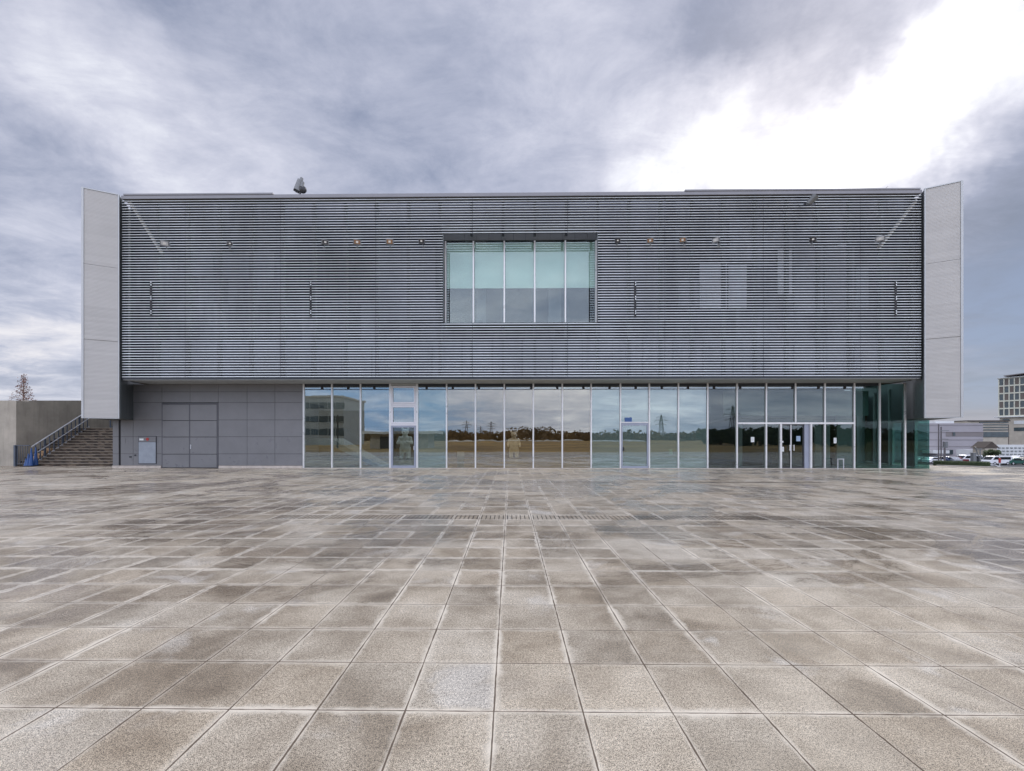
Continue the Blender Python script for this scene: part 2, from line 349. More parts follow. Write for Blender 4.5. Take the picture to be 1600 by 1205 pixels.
# ------------------------------------------------------------------ mesh builder
class MB:
    def __init__(s): s.v = []; s.f = []; s.mi = []; s.cur = 0
    def box(s, x0, x1, y0, y1, z0, z1, mi=None):
        b = len(s.v); s.v += [(x, y, z) for z in (z0, z1) for y in (y0, y1) for x in (x0, x1)]
        fs = [(0, 2, 3, 1), (4, 5, 7, 6), (0, 1, 5, 4), (2, 6, 7, 3), (0, 4, 6, 2), (1, 3, 7, 5)]
        s.f += [tuple(b + i for i in f) for f in fs]; s.mi += [s.cur if mi is None else mi] * 6; return s
    def prism(s, poly, z0, z1, mi=None):
        """vertical prism over a plan polygon"""
        b = len(s.v); n = len(poly)
        s.v += [(x, y, z0) for x, y in poly] + [(x, y, z1) for x, y in poly]
        s.f += [tuple(b + i for i in range(n))[::-1], tuple(b + n + i for i in range(n))]
        s.f += [(b + i, b + (i + 1) % n, b + n + (i + 1) % n, b + n + i) for i in range(n)]
        s.mi += [s.cur if mi is None else mi] * (n + 2); return s
    def extr(s, poly, y0, y1, axis='y'):
        """polygon in (x,z) pushed along y, or in (y,z) pushed along x"""
        b = len(s.v); n = len(poly)
        for q in (y0, y1):
            for a, z in poly: s.v.append((a, q, z) if axis == 'y' else (q, a, z))
        s.f += [tuple(b + i for i in range(n)), tuple(b + n + i for i in range(n))[::-1]]
        s.f += [(b + (i + 1) % n, b + i, b + n + i, b + n + (i + 1) % n) for i in range(n)]
        s.mi += [s.cur] * (n + 2); return s
    def tube(s, a, b, r, r2=None, n=8):
        a, b = Vector(a), Vector(b); r2 = r if r2 is None else r2
        d = (b - a).normalized(); u = d.orthogonal().normalized(); w_ = d.cross(u)
        k = len(s.v)
        for c, rr in ((a, r), (b, r2)):
            for i in range(n):
                t = 2 * math.pi * i / n; s.v.append(tuple(c + u * rr * math.cos(t) + w_ * rr * math.sin(t)))
        s.f += [(k + i, k + (i + 1) % n, k + n + (i + 1) % n, k + n + i) for i in range(n)]
        s.f += [tuple(k + i for i in range(n))[::-1], tuple(k + n + i for i in range(n))]
        s.mi += [s.cur] * (n + 2); return s
    def ball(s, c, rx, ry, rz, nu=12, nv=8, rot=None):
        k = len(s.v); c = Vector(c)
        pts = [Vector((0, 0, -rz))]
        for j in range(1, nv):
            ph = -math.pi / 2 + math.pi * j / nv
            for i in range(nu):
                th = 2 * math.pi * i / nu; pts.append(Vector((rx * math.cos(ph) * math.cos(th), ry * math.cos(ph) * math.sin(th), rz * math.sin(ph))))
        pts.append(Vector((0, 0, rz)))
        for q in pts:
            if rot is not None: q = rot @ q
            s.v.append(tuple(c + q))
        for i in range(nu): s.f.append((k, k + 1 + (i + 1) % nu, k + 1 + i)); s.mi.append(s.cur)
        for j in range(nv - 2):
            for i in range(nu):
                a = k + 1 + j * nu + i; b2 = k + 1 + j * nu + (i + 1) % nu
                s.f.append((a, b2, b2 + nu, a + nu)); s.mi.append(s.cur)
        L = k + len(pts) - 1
        for i in range(nu): s.f.append((L, L - nu + i, L - nu + (i + 1) % nu)); s.mi.append(s.cur)
        return s
    def leaf(s, c, sz):
        c = Vector(c); u = Vector((random.gauss(0, 1), random.gauss(0, 1), random.gauss(0, 1))).normalized()
        w_ = u.orthogonal().normalized(); k = len(s.v)
        for a, b2 in ((-1, -.5), (1, -.5), (.7, .6), (-.7, .6)): s.v.append(tuple(c + u * a * sz + w_ * b2 * sz))
        s.f.append((k, k + 1, k + 2, k + 3)); s.mi.append(s.cur); return s
ORG = {}
def _u(): pass
def link(name, mb, m, parent=None, loc=None, smooth=False, bevel=0):
    org = ORG.get(parent.name if parent else None, Vector((0, 0, 0)))
    if parent is None and loc is not None: org = Vector(loc)
    me = bpy.data.meshes.new(name)
    me.from_pydata([tuple(Vector(v) - org) for v in mb.v], [], mb.f)
    for x in (m if isinstance(m, (list, tuple)) else [m]): me.materials.append(x)
    if isinstance(m, (list, tuple)): me.polygons.foreach_set('material_index', mb.mi)
    if smooth: me.polygons.foreach_set('use_smooth', [True] * len(me.polygons))
    me.update()
    o = bpy.data.objects.new(name, me); COL.objects.link(o)
    if parent: o.parent = parent
    elif loc is not None: o.location = loc
    ORG[o.name] = org
    if bevel:
        bv = o.modifiers.new('bevel', 'BEVEL'); bv.width = bevel; bv.segments = 2; bv.limit_method = 'ANGLE'
    return o
def thing(name, label, cat, loc=(0, 0, 0), group=None, rz=0.0):
    o = bpy.data.objects.new(name, None); COL.objects.link(o); o.location = loc; o.rotation_euler[2] = rz
    o.empty_display_size = .2; ORG[o.name] = Vector(loc) if not rz else Vector((0, 0, 0))
    return tag(o, label, cat, group)
def tag(o, label, cat, group=None):
    o['label'] = label; o['category'] = cat
    if group: o['group'] = group
    return o
def struct(o): o['kind'] = 'structure'; return o
def proto_thing(name, label, cat, group=None):
    """thing built round its own origin, to be placed afterwards"""
    o = thing(name, label, cat, (0, 0, 0), group); return o
def place(o, loc, rz=0, sc=1): o.location = loc; o.rotation_euler[2] = rz; o.scale = (sc * 1.15, sc * 1.15, sc * 1.15) if not isinstance(sc, tuple) else sc; return o
def kids(o): return [c for c in ALLK.get(o.name, [])]
def copy_tree(o, parent=None):
    c = o.copy(); COL.objects.link(c); c.parent = parent
    for ch in o.children: copy_tree(ch, c)
    return c

# ------------------------------------------------------------------ main measures
YL, YG, YU = 19.8, 21.4, 20.83          # louvre face, ground-floor glass, upper window glass
XL0, XL1 = AX(190, YL), AX(1440, YL)
ZT, ZS, ZW = 13.25, 4.36, 2.49          # coping, soffit, wing underside
GZ = -4.2                               # street level beyond the plaza

# ------------------------------------------------------------------ ground
E0 = at(1453, 727, 1).normalized()
pl = [(-75, -4), (62, -4), (62, -2), (26.6, 21.6), (24.1, 23.9), (24.6, 60), (-75, 60)]
q = MB(); q.prism(pl, GZ - .3, 0.0)
struct(link('plaza', q, M['paving']))
q = MB(); q.prism([(-2500, -2500), (2500, -2500), (2500, 3500), (-2500, 3500)], GZ - 1.0, GZ)
struct(link('ground', q, M['asphalt']))
q = MB(); q.prism([(-500, -700), (500, -700), (500, -4.0), (-500, -4.0)], GZ - .5, -.22)
struct(link('field', q, M['field']))
# pale kerb along the plaza's far right edge
q = MB()
def strip(a, b, wd):
    a, b = Vector(a), Vector(b); d = (b - a).normalized(); n = Vector((-d.y, d.x)) * wd
    return [tuple(a), tuple(b), tuple(b + n), tuple(a + n)]
for a, b in (((24.13, 23.86), (26.6, 21.58)), ((26.6, 21.58), (61.9, -1.9))):
    q.prism(strip(a, b, -.35), .004, .05)
struct(link('plaza_kerb', q, M['concrete2'], loc=(26.6, 21.58, 0)))
# slot drains across two rows of slabs
q = MB()
for (py, n0, n1, ln) in ((809.5, -9, 15, .40), (754.5, -9, 22, .42)):
    Yd = EYE * F / (py - HY)
    k = round((Yd - TY0) / TS - .5); yc = TY0 + (k + .5) * TS
    for i in range(n0, n1):
        for j in range(6):
            xx = TX0 + (i + (j + .5) / 6) * TS
            q.prism([(xx - .006, yc - ln / 2), (xx + .006, yc - ln / 2), (xx + .006, yc + ln / 2), (xx - .006, yc + ln / 2)], .001, .004)
struct(link('drain_slots', q, M['rubber'], loc=(0, 8, 0)))

# ------------------------------------------------------------------ THE BUILDING
B = thing('museum_building', 'long grey two-storey museum clad in horizontal metal louvres above a glazed ground floor', 'building', (0, YG, 0))
# --- louvre screen, nine bays of blades, a notch for the big window
joints = [190, 289, 438, 587, 738, 887, 1039, 1193, 1345, 1440]
NX0, NX1 = AX(692, YL), AX(934, YL); NZ0, NZ1 = AZ(503, YL), AZ(366, YL)
HZ0, HZ1 = AZ(376, YU), NZ1 + .9
PITCH = .1245; Z0 = 4.49; NB = 69
for i in range(9):
    x0, x1 = AX(joints[i], YL) + .008, AX(joints[i + 1], YL) - .008
    q = MB()
    for k in range(NB):
        z = Z0 + k * PITCH
        segs = [(x0, x1)]
        if i == 4 and z > NZ1 and z - PITCH <= NZ1:
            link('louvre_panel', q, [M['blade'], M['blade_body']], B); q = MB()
        if NZ0 < z < NZ1:
            segs = [(a, b2) for a, b2 in ((x0, min(x1, NX0)), (max(x0, NX1), x1)) if b2 - a > .05]
        for a, b2 in segs:
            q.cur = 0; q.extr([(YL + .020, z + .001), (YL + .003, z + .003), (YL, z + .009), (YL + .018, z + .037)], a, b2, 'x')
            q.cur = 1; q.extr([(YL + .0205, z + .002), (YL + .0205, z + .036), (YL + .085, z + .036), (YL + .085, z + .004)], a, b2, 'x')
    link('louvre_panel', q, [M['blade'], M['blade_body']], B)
# --- coping
q = MB(); q.box(XL0, XL1, YL - .02, YL + .4, 13.07, 13.23)
M['coping'] = mat('grey_coping', (.26, .265, .29), .5, .1, .06, 1)
link('coping', q, M['coping'], B)
for a, b2 in ((194, 427), (1070, 1437)):
    q = MB(); q.box(AX(a, YL), AX(b2, YL), YL - .05, YL + .45, 13.235, 13.30); link('coping_cap', q, M['coping'], B)
# --- posts behind the blades
for px in [196] + [245.5 + 49.15 * k for k in range(25)] + [1434]:
    x = AX(px, 20.05)
    q = MB()
    if NX0 - .1 < x < NX1 + .1:
        q.box(x - .06, x + .06, 19.96, 20.10, 4.5, NZ0 - .06); link('support_post', q, M['dark'], B)
        q = MB(); q.box(x - .06, x + .06, 19.96, 20.10, NZ1 + .02, 12.9)
    else: q.box(x - .075, x + .075, 19.96, 20.12, 4.5, 12.9)
    link('support_post', q, M['dark'], B)
# --- vertical guide rails let into the louvres, with light clips
for px in (236, 485.5, 992.5, 1399.5):
    x = AX(px, YL); za, zb = AZ(495, YL, px), AZ(440, YL, px)
    q = MB(); q.box(x - .045, x + .045, YL - .012, YL + .03, za, zb); g = link('guide_rail', q, M['black'], B)
    for dz in (.0, .5, 1.0):
        z = za + .12 + dz * (zb - za - .32)
        for e in (0, .11): 
            q = MB(); q.box(x + .0, x + .03, YL - .03, YL - .013, z + e, z + e + .075); link('clip', q, M['blade'], g)
# --- the wall behind the louvres
q = MB()
zslit = AZ(322.5, 20.9)
xs0, xs1 = AX(445, 20.9), AX(700, 20.9)
WX0, WX1 = AX(694, YU), AX(932, YU)
UZ0, UZ1 = AZ(505, YU), AZ(381, YU)
YB0, YB1 = 20.86, 21.25
q.box(XL0 - .55, WX0, YB0, YB1, ZS + .05, zslit); q.box(WX1, XL1 + .55, YB0, YB1, ZS + .05, zslit)
q.box(WX0, WX1, YB0, YB1, ZS + .05, UZ0); q.box(WX0, WX1, YB0, YB1, HZ0 - .04, zslit)
q.box(XL0 - .55, xs0, YB0, YB1, zslit, 13.78); q.box(xs1, XL1 + .55, YB0, YB1, zslit, 13.78)
q.box(xs0, xs1, YB0, YB1, zslit + .07, 13.78)
link('rear_wall', q, M['rear_wall'], B)
def backpanel(px0, px1, py0, py1, m, name='cladding_panel'):
    q = MB(); q.box(AX(px0, YB0), AX(px1, YB0), YB0 - .04, YB0 - .003, AZ(py1, YB0), AZ(py0, YB0)); link(name, q, M[m], B)
pw = 47.0
rs = random.Random(3)
for k in range(26):
    a = 206 + k * pw
    if a > 1425: break
    e = a + pw - 2
    backpanel(a, e, 532, 594, ('back_blue' if k % 3 == 0 else 'back_mid') if a > 235 else 'backing')
for a, e, c, d, m in ((300, 333, 388, 430, 'back_blue'), (345, 428, 392, 432, 'back_blue'), (590, 640, 312, 352, 'back_blue'), (445, 585, 314, 352, 'back_blue'), (642, 885, 314, 352, 'back_blue'),
                      (440, 585, 380, 470, 'backing'), (590, 680, 384, 500, 'back_blue'), (446, 584, 400, 460, 'back_blue'),
                      (940, 1040, 384, 500, 'back_blue'), (890, 1040, 314, 360, 'back_blue'),
                      (1093, 1135, 412, 484, 'back_light'), (1138, 1166, 416, 484, 'back_light'), (1060, 1092, 440, 480, 'back_blue'),
                      (1140, 1190, 345, 408, 'back_blue'), (1192, 1238, 362, 392, 'back_mid'), (1215, 1237, 394, 462, 'back_light'), (1240, 1285, 384, 490, 'back_mid'),
                      (1288, 1334, 390, 486, 'back_mid'), (1337, 1356, 420, 486, 'back_mid'), (1308, 1330, 384, 388, 'back_light')):
    backpanel(a, e, c, d, m, 'window_blind')
# --- white diagonal rods behind the blades near both ends
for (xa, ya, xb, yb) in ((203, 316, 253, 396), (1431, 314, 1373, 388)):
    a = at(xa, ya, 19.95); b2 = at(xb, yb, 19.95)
    q = MB(); q.tube(a, b2, .075, n=8); link('diagonal_rod', q, M['whitewall'], B)
# --- dark edge beam and soffit
q = MB(); q.box(XL0, XL1, YL + .03, YL + .16, 4.385, 4.475)
link('edge_beam', q, M['dark'], B)
for i in range(80):
    pass
q = MB()
n = 25
for i in range(n):
    a = XL0 + (XL1 - XL0) * i / n + .006; b2 = XL0 + (XL1 - XL0) * (i + 1) / n - .006
    q.box(a, b2, YL + .05, YG - .02, ZS, ZS + .02)
link('soffit', q, M['soffit'], B)
# --- upper storeys (unseen roof gap added between the blocks to light the hall)
q = MB(); q.box(XL0 - .5, XL1 + .5, YB1 + .002, 24.6, ZS + .03, 7.0)
link('upper_floor', q, M['interior_dark'], B)
q = MB(); q.box(XL0 - .5, XL1 + .5, YB1 + 2.2, 24.6, 7.002, 12.3)
link('upper_block', q, M['backing'], B)
q = MB(); q.box(XL0 - .5, XL1 + .5, 36.0, 50, 0.0, 6.0); link('rear_block', q, M['concrete2'], B)
q = MB(); q.box(XL0 - 1.2, -16.2, YG + .3, 36.0, 0, ZS + .02); link('service_block', q, M['board'], B)

# --- splayed end volumes ("wings")
def wing(sx):
    ix, iy = (XL0 - .04, 19.72) if sx < 0 else (XL1 + .05, 19.72)
    ox, oy = (ix - 1.19, 19.10) if sx < 0 else (ix + 1.13, 19.10)
    dn = Vector((ox - ix, oy - iy)).normalized(); pn = Vector((-dn.y, dn.x))
    if pn.y < 0: pn = -pn
    I, O = Vector((ix, iy)), Vector((ox, oy))
    L = 15.0
    def poly(a, b2, c, d): return [tuple(a), tuple(b2), tuple(c), tuple(d)]
    e = .05
    q = MB(); q.prism(poly(I + pn * .08, O + pn * .08, O + pn * L, I + pn * L), ZW + .02, ZT - .05); vol = link('end_volume', q, M['soffit'] if 0 else M['dark2'], B)
    # ribbed face: three stacked sheets with open joints
    zj = [ZW, AZ(530, 19.4), AZ(412, 19.4), ZT]
    wd = (O - I).length
    for a, c in zip(zj[:-1], zj[1:]):
        q = MB(); q.prism(poly(I + dn * .05, O - dn * .09, O - dn * .09 + pn * .075, I + dn * .05 + pn * .075), a + .008 + (.03 if a == ZW else 0), c - .008 - (.05 if c == ZT else 0))
        link('ribbed_sheet', q, M['wing'], vol)
    for nm, poly_, za, zb in (('edge_trim', poly(I - pn * .02, I + dn * .042 - pn * .02, I + dn * .042 + pn * .078, I + pn * .078), ZW, ZT),
                              ('edge_trim', poly(O - dn * .082 - pn * .02, O - pn * .02, O + pn * .078, O - dn * .082 + pn * .078), ZW, ZT),
                              ('top_trim', poly(I + dn * .05 - pn * .02, O - dn * .09 - pn * .02, O - dn * .09 + pn * .3, I + dn * .05 + pn * .3), ZT - .048, ZT + .0),
                              ('bottom_trim', poly(I + dn * .05 - pn * .015, O - dn * .09 - pn * .015, O - dn * .09 + pn * .078, I + dn * .05 + pn * .078), ZW, ZW + .03)):
        q = MB(); q.prism(poly_, za, zb); link(nm, q, M['trim'], vol)
    # inner flank panel with a vertical fold
    q = MB()
    for a, c in ((.1, .95), (.97, 1.9)):
        q.prism(poly(I + pn * a - dn * .0, I + pn * c, I + pn * c - dn * .02, I + pn * a - dn * .02), ZW + .05, ZS + .6)
    link('flank_panel', q, M['flank'], vol)
    return I, O, pn, dn


wing(-1); IR, OR, PR, DR = wing(1)

# --- ground floor: solid clad wall at the left
GX0, GX1 = AX(176, YG), AX(473, YG)
cols = [176, 185.5, 188.5, 208, 253, 341, 386, 429.5, 473]
zr = [AZ(y, YG) for y in (728, 709.5, 682.5, 656, 628.5, 611.5, 599.6)]
q = MB(); q.box(GX0 + .01, GX1 - .01, YG + .04, YG + .298, 0, ZS); link('wall_core', q, M['black'], B)
for i in range(len(cols) - 1):
    a, b2 = AX(cols[i], YG), AX(cols[i + 1], YG)
    if i == 1: continue                                     # open joint
    if i == 4: continue                                     # the big door goes here
    for j in range(6):
        q = MB(); q.box(a + .008, b2 - .008, YG, YG + .035, zr[j] + .008, zr[j + 1] - .008); link('wall_panel', q, M['board'], B)
for a, b2 in ((176, 252), (342, 473)):
    q = MB(); q.box(AX(a, YG), AX(b2, YG), YG - .03, YG + .036, 0, zr[0] - .004); link('plinth', q, M['plinth'], B)
# big double service door, four panels high
dx0, dx1 = AX(253, YG), AX(341, YG); dzt = AZ(630, YG, 297)
q = MB(); q.box(dx0 + .0, dx0 + .05, YG - .02, YG + .035, 0.0, dzt); q.box(dx1 - .05, dx1, YG - .02, YG + .035, 0, dzt); q.box(dx0 + .05, dx1 - .05, YG - .02, YG + .035, dzt - .05, dzt)
M['door_edge'] = mat('door_edge_grey', (.10, .102, .115), .5, .1, .1, 4)
sd_ = link('service_door', q, M['door_edge'], B)
dm = (dx0 + dx1) / 2
for s_, (a, b2) in enumerate(((dx0 + .06, dm - .03), (dm + .03, dx1 - .06))):
    q = MB()
    zz_ = [.02] + [AZ(y, YG) for y in (710, 683, 657)] + [dzt - .06]
    for z0_, z1_ in zip(zz_[:-1], zz_[1:]): q.box(a, b2, YG - .035, YG - .0, z0_ + .012, z1_ - .012)
    link('door_leaf', q, M['board'], sd_, bevel=.008)
q = MB(); q.box(dm - .022, dm + .022, YG - .025, YG, .02, dzt - .06); link('meeting_stile', q, M['door_edge'], sd_)
q = MB(); q.box(dm + .05, dm + .09, YG - .06, YG - .036, 1.0, 1.22); link('handle', q, M['rail'], sd_)
for j in range(6):                                          # wall panels above the door
    if zr[j] > dzt - .3:
        for a, b2 in ((dx0, dm), (dm, dx1)):
            q = MB(); q.box(a + .008, b2 - .008, YG, YG + .035, max(zr[j], dzt) + .008, zr[j + 1] - .008); link('wall_panel', q, M['board'], B)
# small hatch with a sign strip and a red disc
hx0, hx1 = AX(217.5, YG), AX(244, YG); hz0, hz1 = AZ(724.5, YG), AZ(682.5, YG)
q = MB(); q.box(hx0 - .03, hx1 + .03, YG - .02, YG - .001, hz0 - .03, hz1 + .03); ha = link('hatch', q, M['lamp_dark'], B)
q = MB(); q.box(hx0, hx1, YG - .035, YG - .021, hz0, hz1 - .28); link('hatch_door', q, M['hatch'] if 'hatch' in M else mat('pale_blue_steel', (.36, .44, .52), .35, .3, .08, 3), ha)
q = MB(); q.box(hx0, hx1, YG - .035, YG - .021, hz1 - .26, hz1); link('hatch_header', q, M['board'], ha)
q = MB(); q.box(hx0 + .04, hx0 + .26, YG - .040, YG - .036, hz1 - .19, hz1 - .09); link('label_strip', q, M['paper'], ha)
q = MB(); q.tube((hx0 + .47, YG - .036, hz1 - .13), (hx0 + .47, YG - .055, hz1 - .13), .075, n=16); link('red_lamp', q, M['red'], ha)
for px, py, s_ in ((204, 714, .05), (211.5, 711.5, .04)):
    c = at(px, py, YG); q = MB(); q.box(c.x - s_, c.x + s_, YG - .03, YG - .001, c.z - .04, c.z + .04); link('socket_box', q, M['lamp_dark'], B)
c = at(193, 689, YG); q = MB(); q.box(c.x - .11, c.x + .11, YG - .008, YG - .001, c.z - .13, c.z + .13); link('access_cover', q, M['board'], B)

# --- glazed front
mpx = [475, 519.2, 563.8, 610, 652, 698, 743, 788, 833.2, 878.4, 923.4, 969, 1014, 1059.4, 1105, 1150.8, 1196.4, 1242, 1287.8, 1333.8, 1373.5, 1413]
ztr = AZ(661.5, YG, 1240)
zhead = AZ(608.3, YG)
entry = (1197, 1334)
for i, px in enumerate(mpx):
    x = AX(px, YG); z0_ = 0.0; wd = .036
    if px in (610, 652): wd = .05
    if px == 1242: z0_ = ztr + .045                                  # stands on the entrance transom
    q = MB(); q.box(x - wd, x + wd, YG - .07, YG + .06, z0_, ZS - .004); link('mullion', q, M['mullion'], B, bevel=.006)
def zone(pxc):
    if pxc < 698: return 'glass' if pxc < 655 else 'glass_film'
    if pxc < 924: return 'glass_brown'
    if pxc < 1105: return 'glass_film'
    if pxc < 1334: return 'glass_dark'
    return 'glass_teal'
rj = random.Random(5)
for i in range(len(mpx) - 1):
    a, b2 = AX(mpx[i], YG) + .04, AX(mpx[i + 1], YG) - .04
    pc = (mpx[i] + mpx[i + 1]) / 2; g = zone(pc)
    def pane(z0_, z1_, g=g, a=a, b2=b2, name='glass_pane'):
        # each sheet sits a hair out of true, as real glazing does
        t1, t2 = rj.uniform(-.0035, .0035), rj.uniform(-.002, .002)
        q = MB(); k = YG - .006
        q.v += [(a, k - t1, z0_), (b2, k + t1, z0_), (b2, k + t1 + t2, z1_), (a, k - t1 + t2, z1_)]; q.f.append((0, 1, 2, 3)); q.mi.append(0)
        o_ = link(name, q, M[g], B); so_ = o_.modifiers.new('thickness', 'SOLIDIFY'); so_.thickness = .012
        return o_
    if mpx[i] == 610:                                                # opening lights over a door
        zs_ = [.03, AZ(664.5, YG), AZ(633, YG), AZ(602.5, YG)]
        for j in range(3):
            z0_, z1_ = zs_[j] + (.07 if j else 0), zs_[j + 1] - .03
            fm = 'doorframe' if j == 0 else 'whiteframe'
            w_ = .085
            q = MB(); q.box(a + .02, a + .02 + w_, YG - .09, YG + .04, z0_, z1_); q.box(b2 - .02 - w_, b2 - .02, YG - .09, YG + .04, z0_, z1_)
            q.box(a + .02 + w_, b2 - .02 - w_, YG - .088, YG + .04, z0_, z0_ + (.12 if j == 0 else w_)); q.box(a + .02 + w_, b2 - .02 - w_, YG - .088, YG + .04, z1_ - w_, z1_)
            fr = link('side_door' if j == 0 else 'opening_light', q, M[fm], B)
            q = MB(); q.box(a + .02 + w_, b2 - .02 - w_, YG - .012, YG, z0_ + w_, z1_ - w_); link('glass_pane', q, M['glass_clear'] if 'glass_clear' in M else M['glass_dark' if j == 0 else 'glass'], fr)
            if j == 0:
                q = MB(); q.box(b2 - .12, b2 - .09, YG - .15, YG - .092, .95, 1.15); link('handle', q, M['rail'], fr)
        for z_ in (zs_[1], zs_[2]):
            q = MB(); q.box(a, b2, YG - .075, YG + .05, z_ - .02, z_ + .06); link('transom', q, M['whiteframe'], B)
        q = MB(); q.box(a, b2, YG - .06, YG + .05, zs_[3], ZS - .01); link('head_panel', q, M['soffit'], B)
        continue
    if mpx[i] == 969:                                                # fire door with a sign above
        zd = AZ(661, YG)
        pane(zd + .05, zhead - .02)
        q = MB(); q.box(a, b2, YG - .07, YG + .05, zd, zd + .05); link('transom', q, M['mullion'], B)
        q = MB(); q.box(a + .01, a + .07, YG - .06, YG + .04, .0, zd - .01); q.box(b2 - .07, b2 - .01, YG - .06, YG + .04, 0, zd - .01)
        q.box(a + .07, b2 - .07, YG - .058, YG + .04, zd - .13, zd - .01); q.box(a + .07, b2 - .07, YG - .058, YG + .04, 0, .13)
        fr = link('side_door', q, M['doorframe'], B)
        q = MB(); q.box(a + .07, b2 - .07, YG - .012, YG, .13, zd - .13); link('glass_pane', q, M['glass_film'], fr)
        q = MB(); q.box(a + .09, a + .13, YG - .12, YG - .062, .9, 1.1); link('handle', q, M['black'], fr)
        c0, c1 = at(976, 661, YG), at(987, 653.5, YG)
        q = MB(); q.box(c0.x, c1.x, YG - .03, YG - .016, c0.z + .03, c1.z + .03); tag(link('door_sign', q, M['bluesign'], None, (c0.x, YG, c0.z)), 'small blue square sign on the glass above the right side door', 'sign')
        continue
    if 1151 <= pc <= 1334:                                           # upper lights over the entrance transom
        pane(ztr + .05, zhead - .02)
        if pc < 1197 or pc > 1288: pane(.03, ztr - .03)
        continue
    if pc > 1334:
        pane(.03, ZS - .05); continue
    pane(.03, zhead - .02)
# entrance transom, door posts, leaves, grey side panel
q = MB(); q.box(AX(1151, YG) + .04, AX(1333.8, YG) - .04, YG - .075, YG + .05, ztr - .045, ztr + .045); link('transom', q, M['mullion'], B)
for px in (1219, 1266):
    x = AX(px, YG); q = MB(); q.box(x - .045, x + .045, YG - .08, YG + .06, 0, ztr - .047); link('door_post', q, M['mullion'], B)
for a, b2 in ((1196.4, 1219), (1266, 1287.8)):
    q = MB(); q.box(AX(a, YG) + .04, AX(b2, YG) - .05, YG - .012, YG, .03, ztr - .05); link('glass_pane', q, M['glass_dark'], B)
for j, (a, b2) in enumerate(((1219, 1236), (1236, 1256))):
    xa, xb = AX(a, YG) + (.05 if j == 0 else .012), AX(b2, YG) - .012
    q = MB()
    q.box(xa, xa + .04, YG + .0, YG + .04, .02, ztr - .06); q.box(xb - .04, xb, YG, YG + .04, .02, ztr - .06)
    q.box(xa + .04, xb - .04, YG, YG + .04, .02, .10); q.box(xa + .04, xb - .04, YG, YG + .04, ztr - .12, ztr - .06)
    fr = link('entrance_door', q, M['lamp_dark'], B)
    q = MB(); sx_ = xb if j == 0 else xa; q.box(sx_ - .018, sx_ + .006, YG - .006, YG - .001, .03, ztr - .07); link('leading_edge', q, M['mullion'], fr)
    q = MB(); q.box(xa + .04, xb - .04, YG + .015, YG + .025, .10, ztr - .12); link('glass_pane', q, M['glass_dark'], fr)
    hx = xb - .09 if j == 0 else xa + .09
    q = MB()
    q.tube((hx, YG - .07, .92), (hx, YG - .07, 1.22), .022, n=8); q.tube((hx, YG - .07, .97), (hx, YG, .97), .012, n=6); q.tube((hx, YG - .07, 1.17), (hx, YG, 1.17), .012, n=6)
    link('handle', q, M['mullion'], fr)
q = MB(); q.box(AX(1257, YG), AX(1266, YG) - .05, YG, YG + .05, .02, ztr - .05); link('door_side_panel', q, M['doorframe'], B)
# head rail, dark bulkhead, brackets
q = MB(); q.box(AX(475, YG) + .04, AX(1333.8, YG) - .04, YG + .0, YG + .05, zhead - .018, zhead + .012); link('head_rail', q, M['dark'], B)
for i in range(len(mpx) - 2):
    if mpx[i] == 610: continue
    a, b2 = AX(mpx[i], YG) + .04, AX(mpx[i + 1], YG) - .04
    q = MB(); q.box(a, b2, YG - .01, YG + .0, zhead + .014, AZ(604.2, YG)); link('clerestory_pane', q, M['glass'], B)
    q = MB(); q.box(a, b2, YG - .012, YG + .05, AZ(604.0, YG), ZS - .006); link('head_beam', q, M['dark'], B)
px = 503.5
while px < 1325:
    if not 606 < px < 656:
        x = AX(px, YG); q = MB(); q.box(x - .06, x + .06, YG - .03, YG + .04, zhead - .01, AZ(604, YG)); link('roller_bracket', q, M['black'], B)
    px += 40.8
# sill
q = MB(); q.box(AX(473, YG), AX(1413, YG), YG - .12, YG + .08, 0, .028); link('sill', q, M['plinth'], B)

# --- splayed glass corner at the right
def gl(a, b2, z0_, z1_, th, m, name, par=B):
    a, b2 = Vector(a), Vector(b2); d = (b2 - a).normalized(); n_ = Vector((-d.y, d.x)) * th
    q = MB(); q.prism([tuple(a), tuple(b2), tuple(b2 + n_), tuple(a + n_)], z0_, z1_); return link(name, q, M[m], par)
xc = AX(1452, YG)
gl((AX(1413, YG) + .05, YG - .006), (xc - .02, YG - .006), .02, ZW - .01, .012, 'glass_teal', 'glass_pane')
gl((xc - .03, YG - .01), (xc + .0, YG - .01), 0, ZW - .01, .05, 'teal_edge' if 'teal_edge' in M else 'glass_teal', 'corner_glass_edge')
S0, S1 = Vector((xc - .02, YG + .06)), Vector((24.1, 28.6))
nS = 6
for i in range(nS):
    a, b2 = S0.lerp(S1, i / nS), S0.lerp(S1, (i + 1) / nS)
    if i in (1, 3, 4): gl(a, b2, .02, ZW + .0, .05, 'black', 'dark_panel')
    else: gl(a, b2, .02, ZW + .0, .012, 'glass_teal', 'glass_pane')
    d = (S1 - S0).normalized()
    if i: gl(a - d * .04, a + d * .04, 0, ZW, -.12, 'mullion', 'mullion')
# free-standing columns inside the corner
for (px, Yc, rr) in ((1391, 24.2, .09), (1367, 26.0, .09), (1428, 23.0, .07), (1345, 26.5, .2)):
    x = AX(px, Yc); q = MB(); q.tube((x, Yc, 0), (x, Yc, ZS), rr, n=16); link('column', q, M['interior_grey'], B, smooth=False)
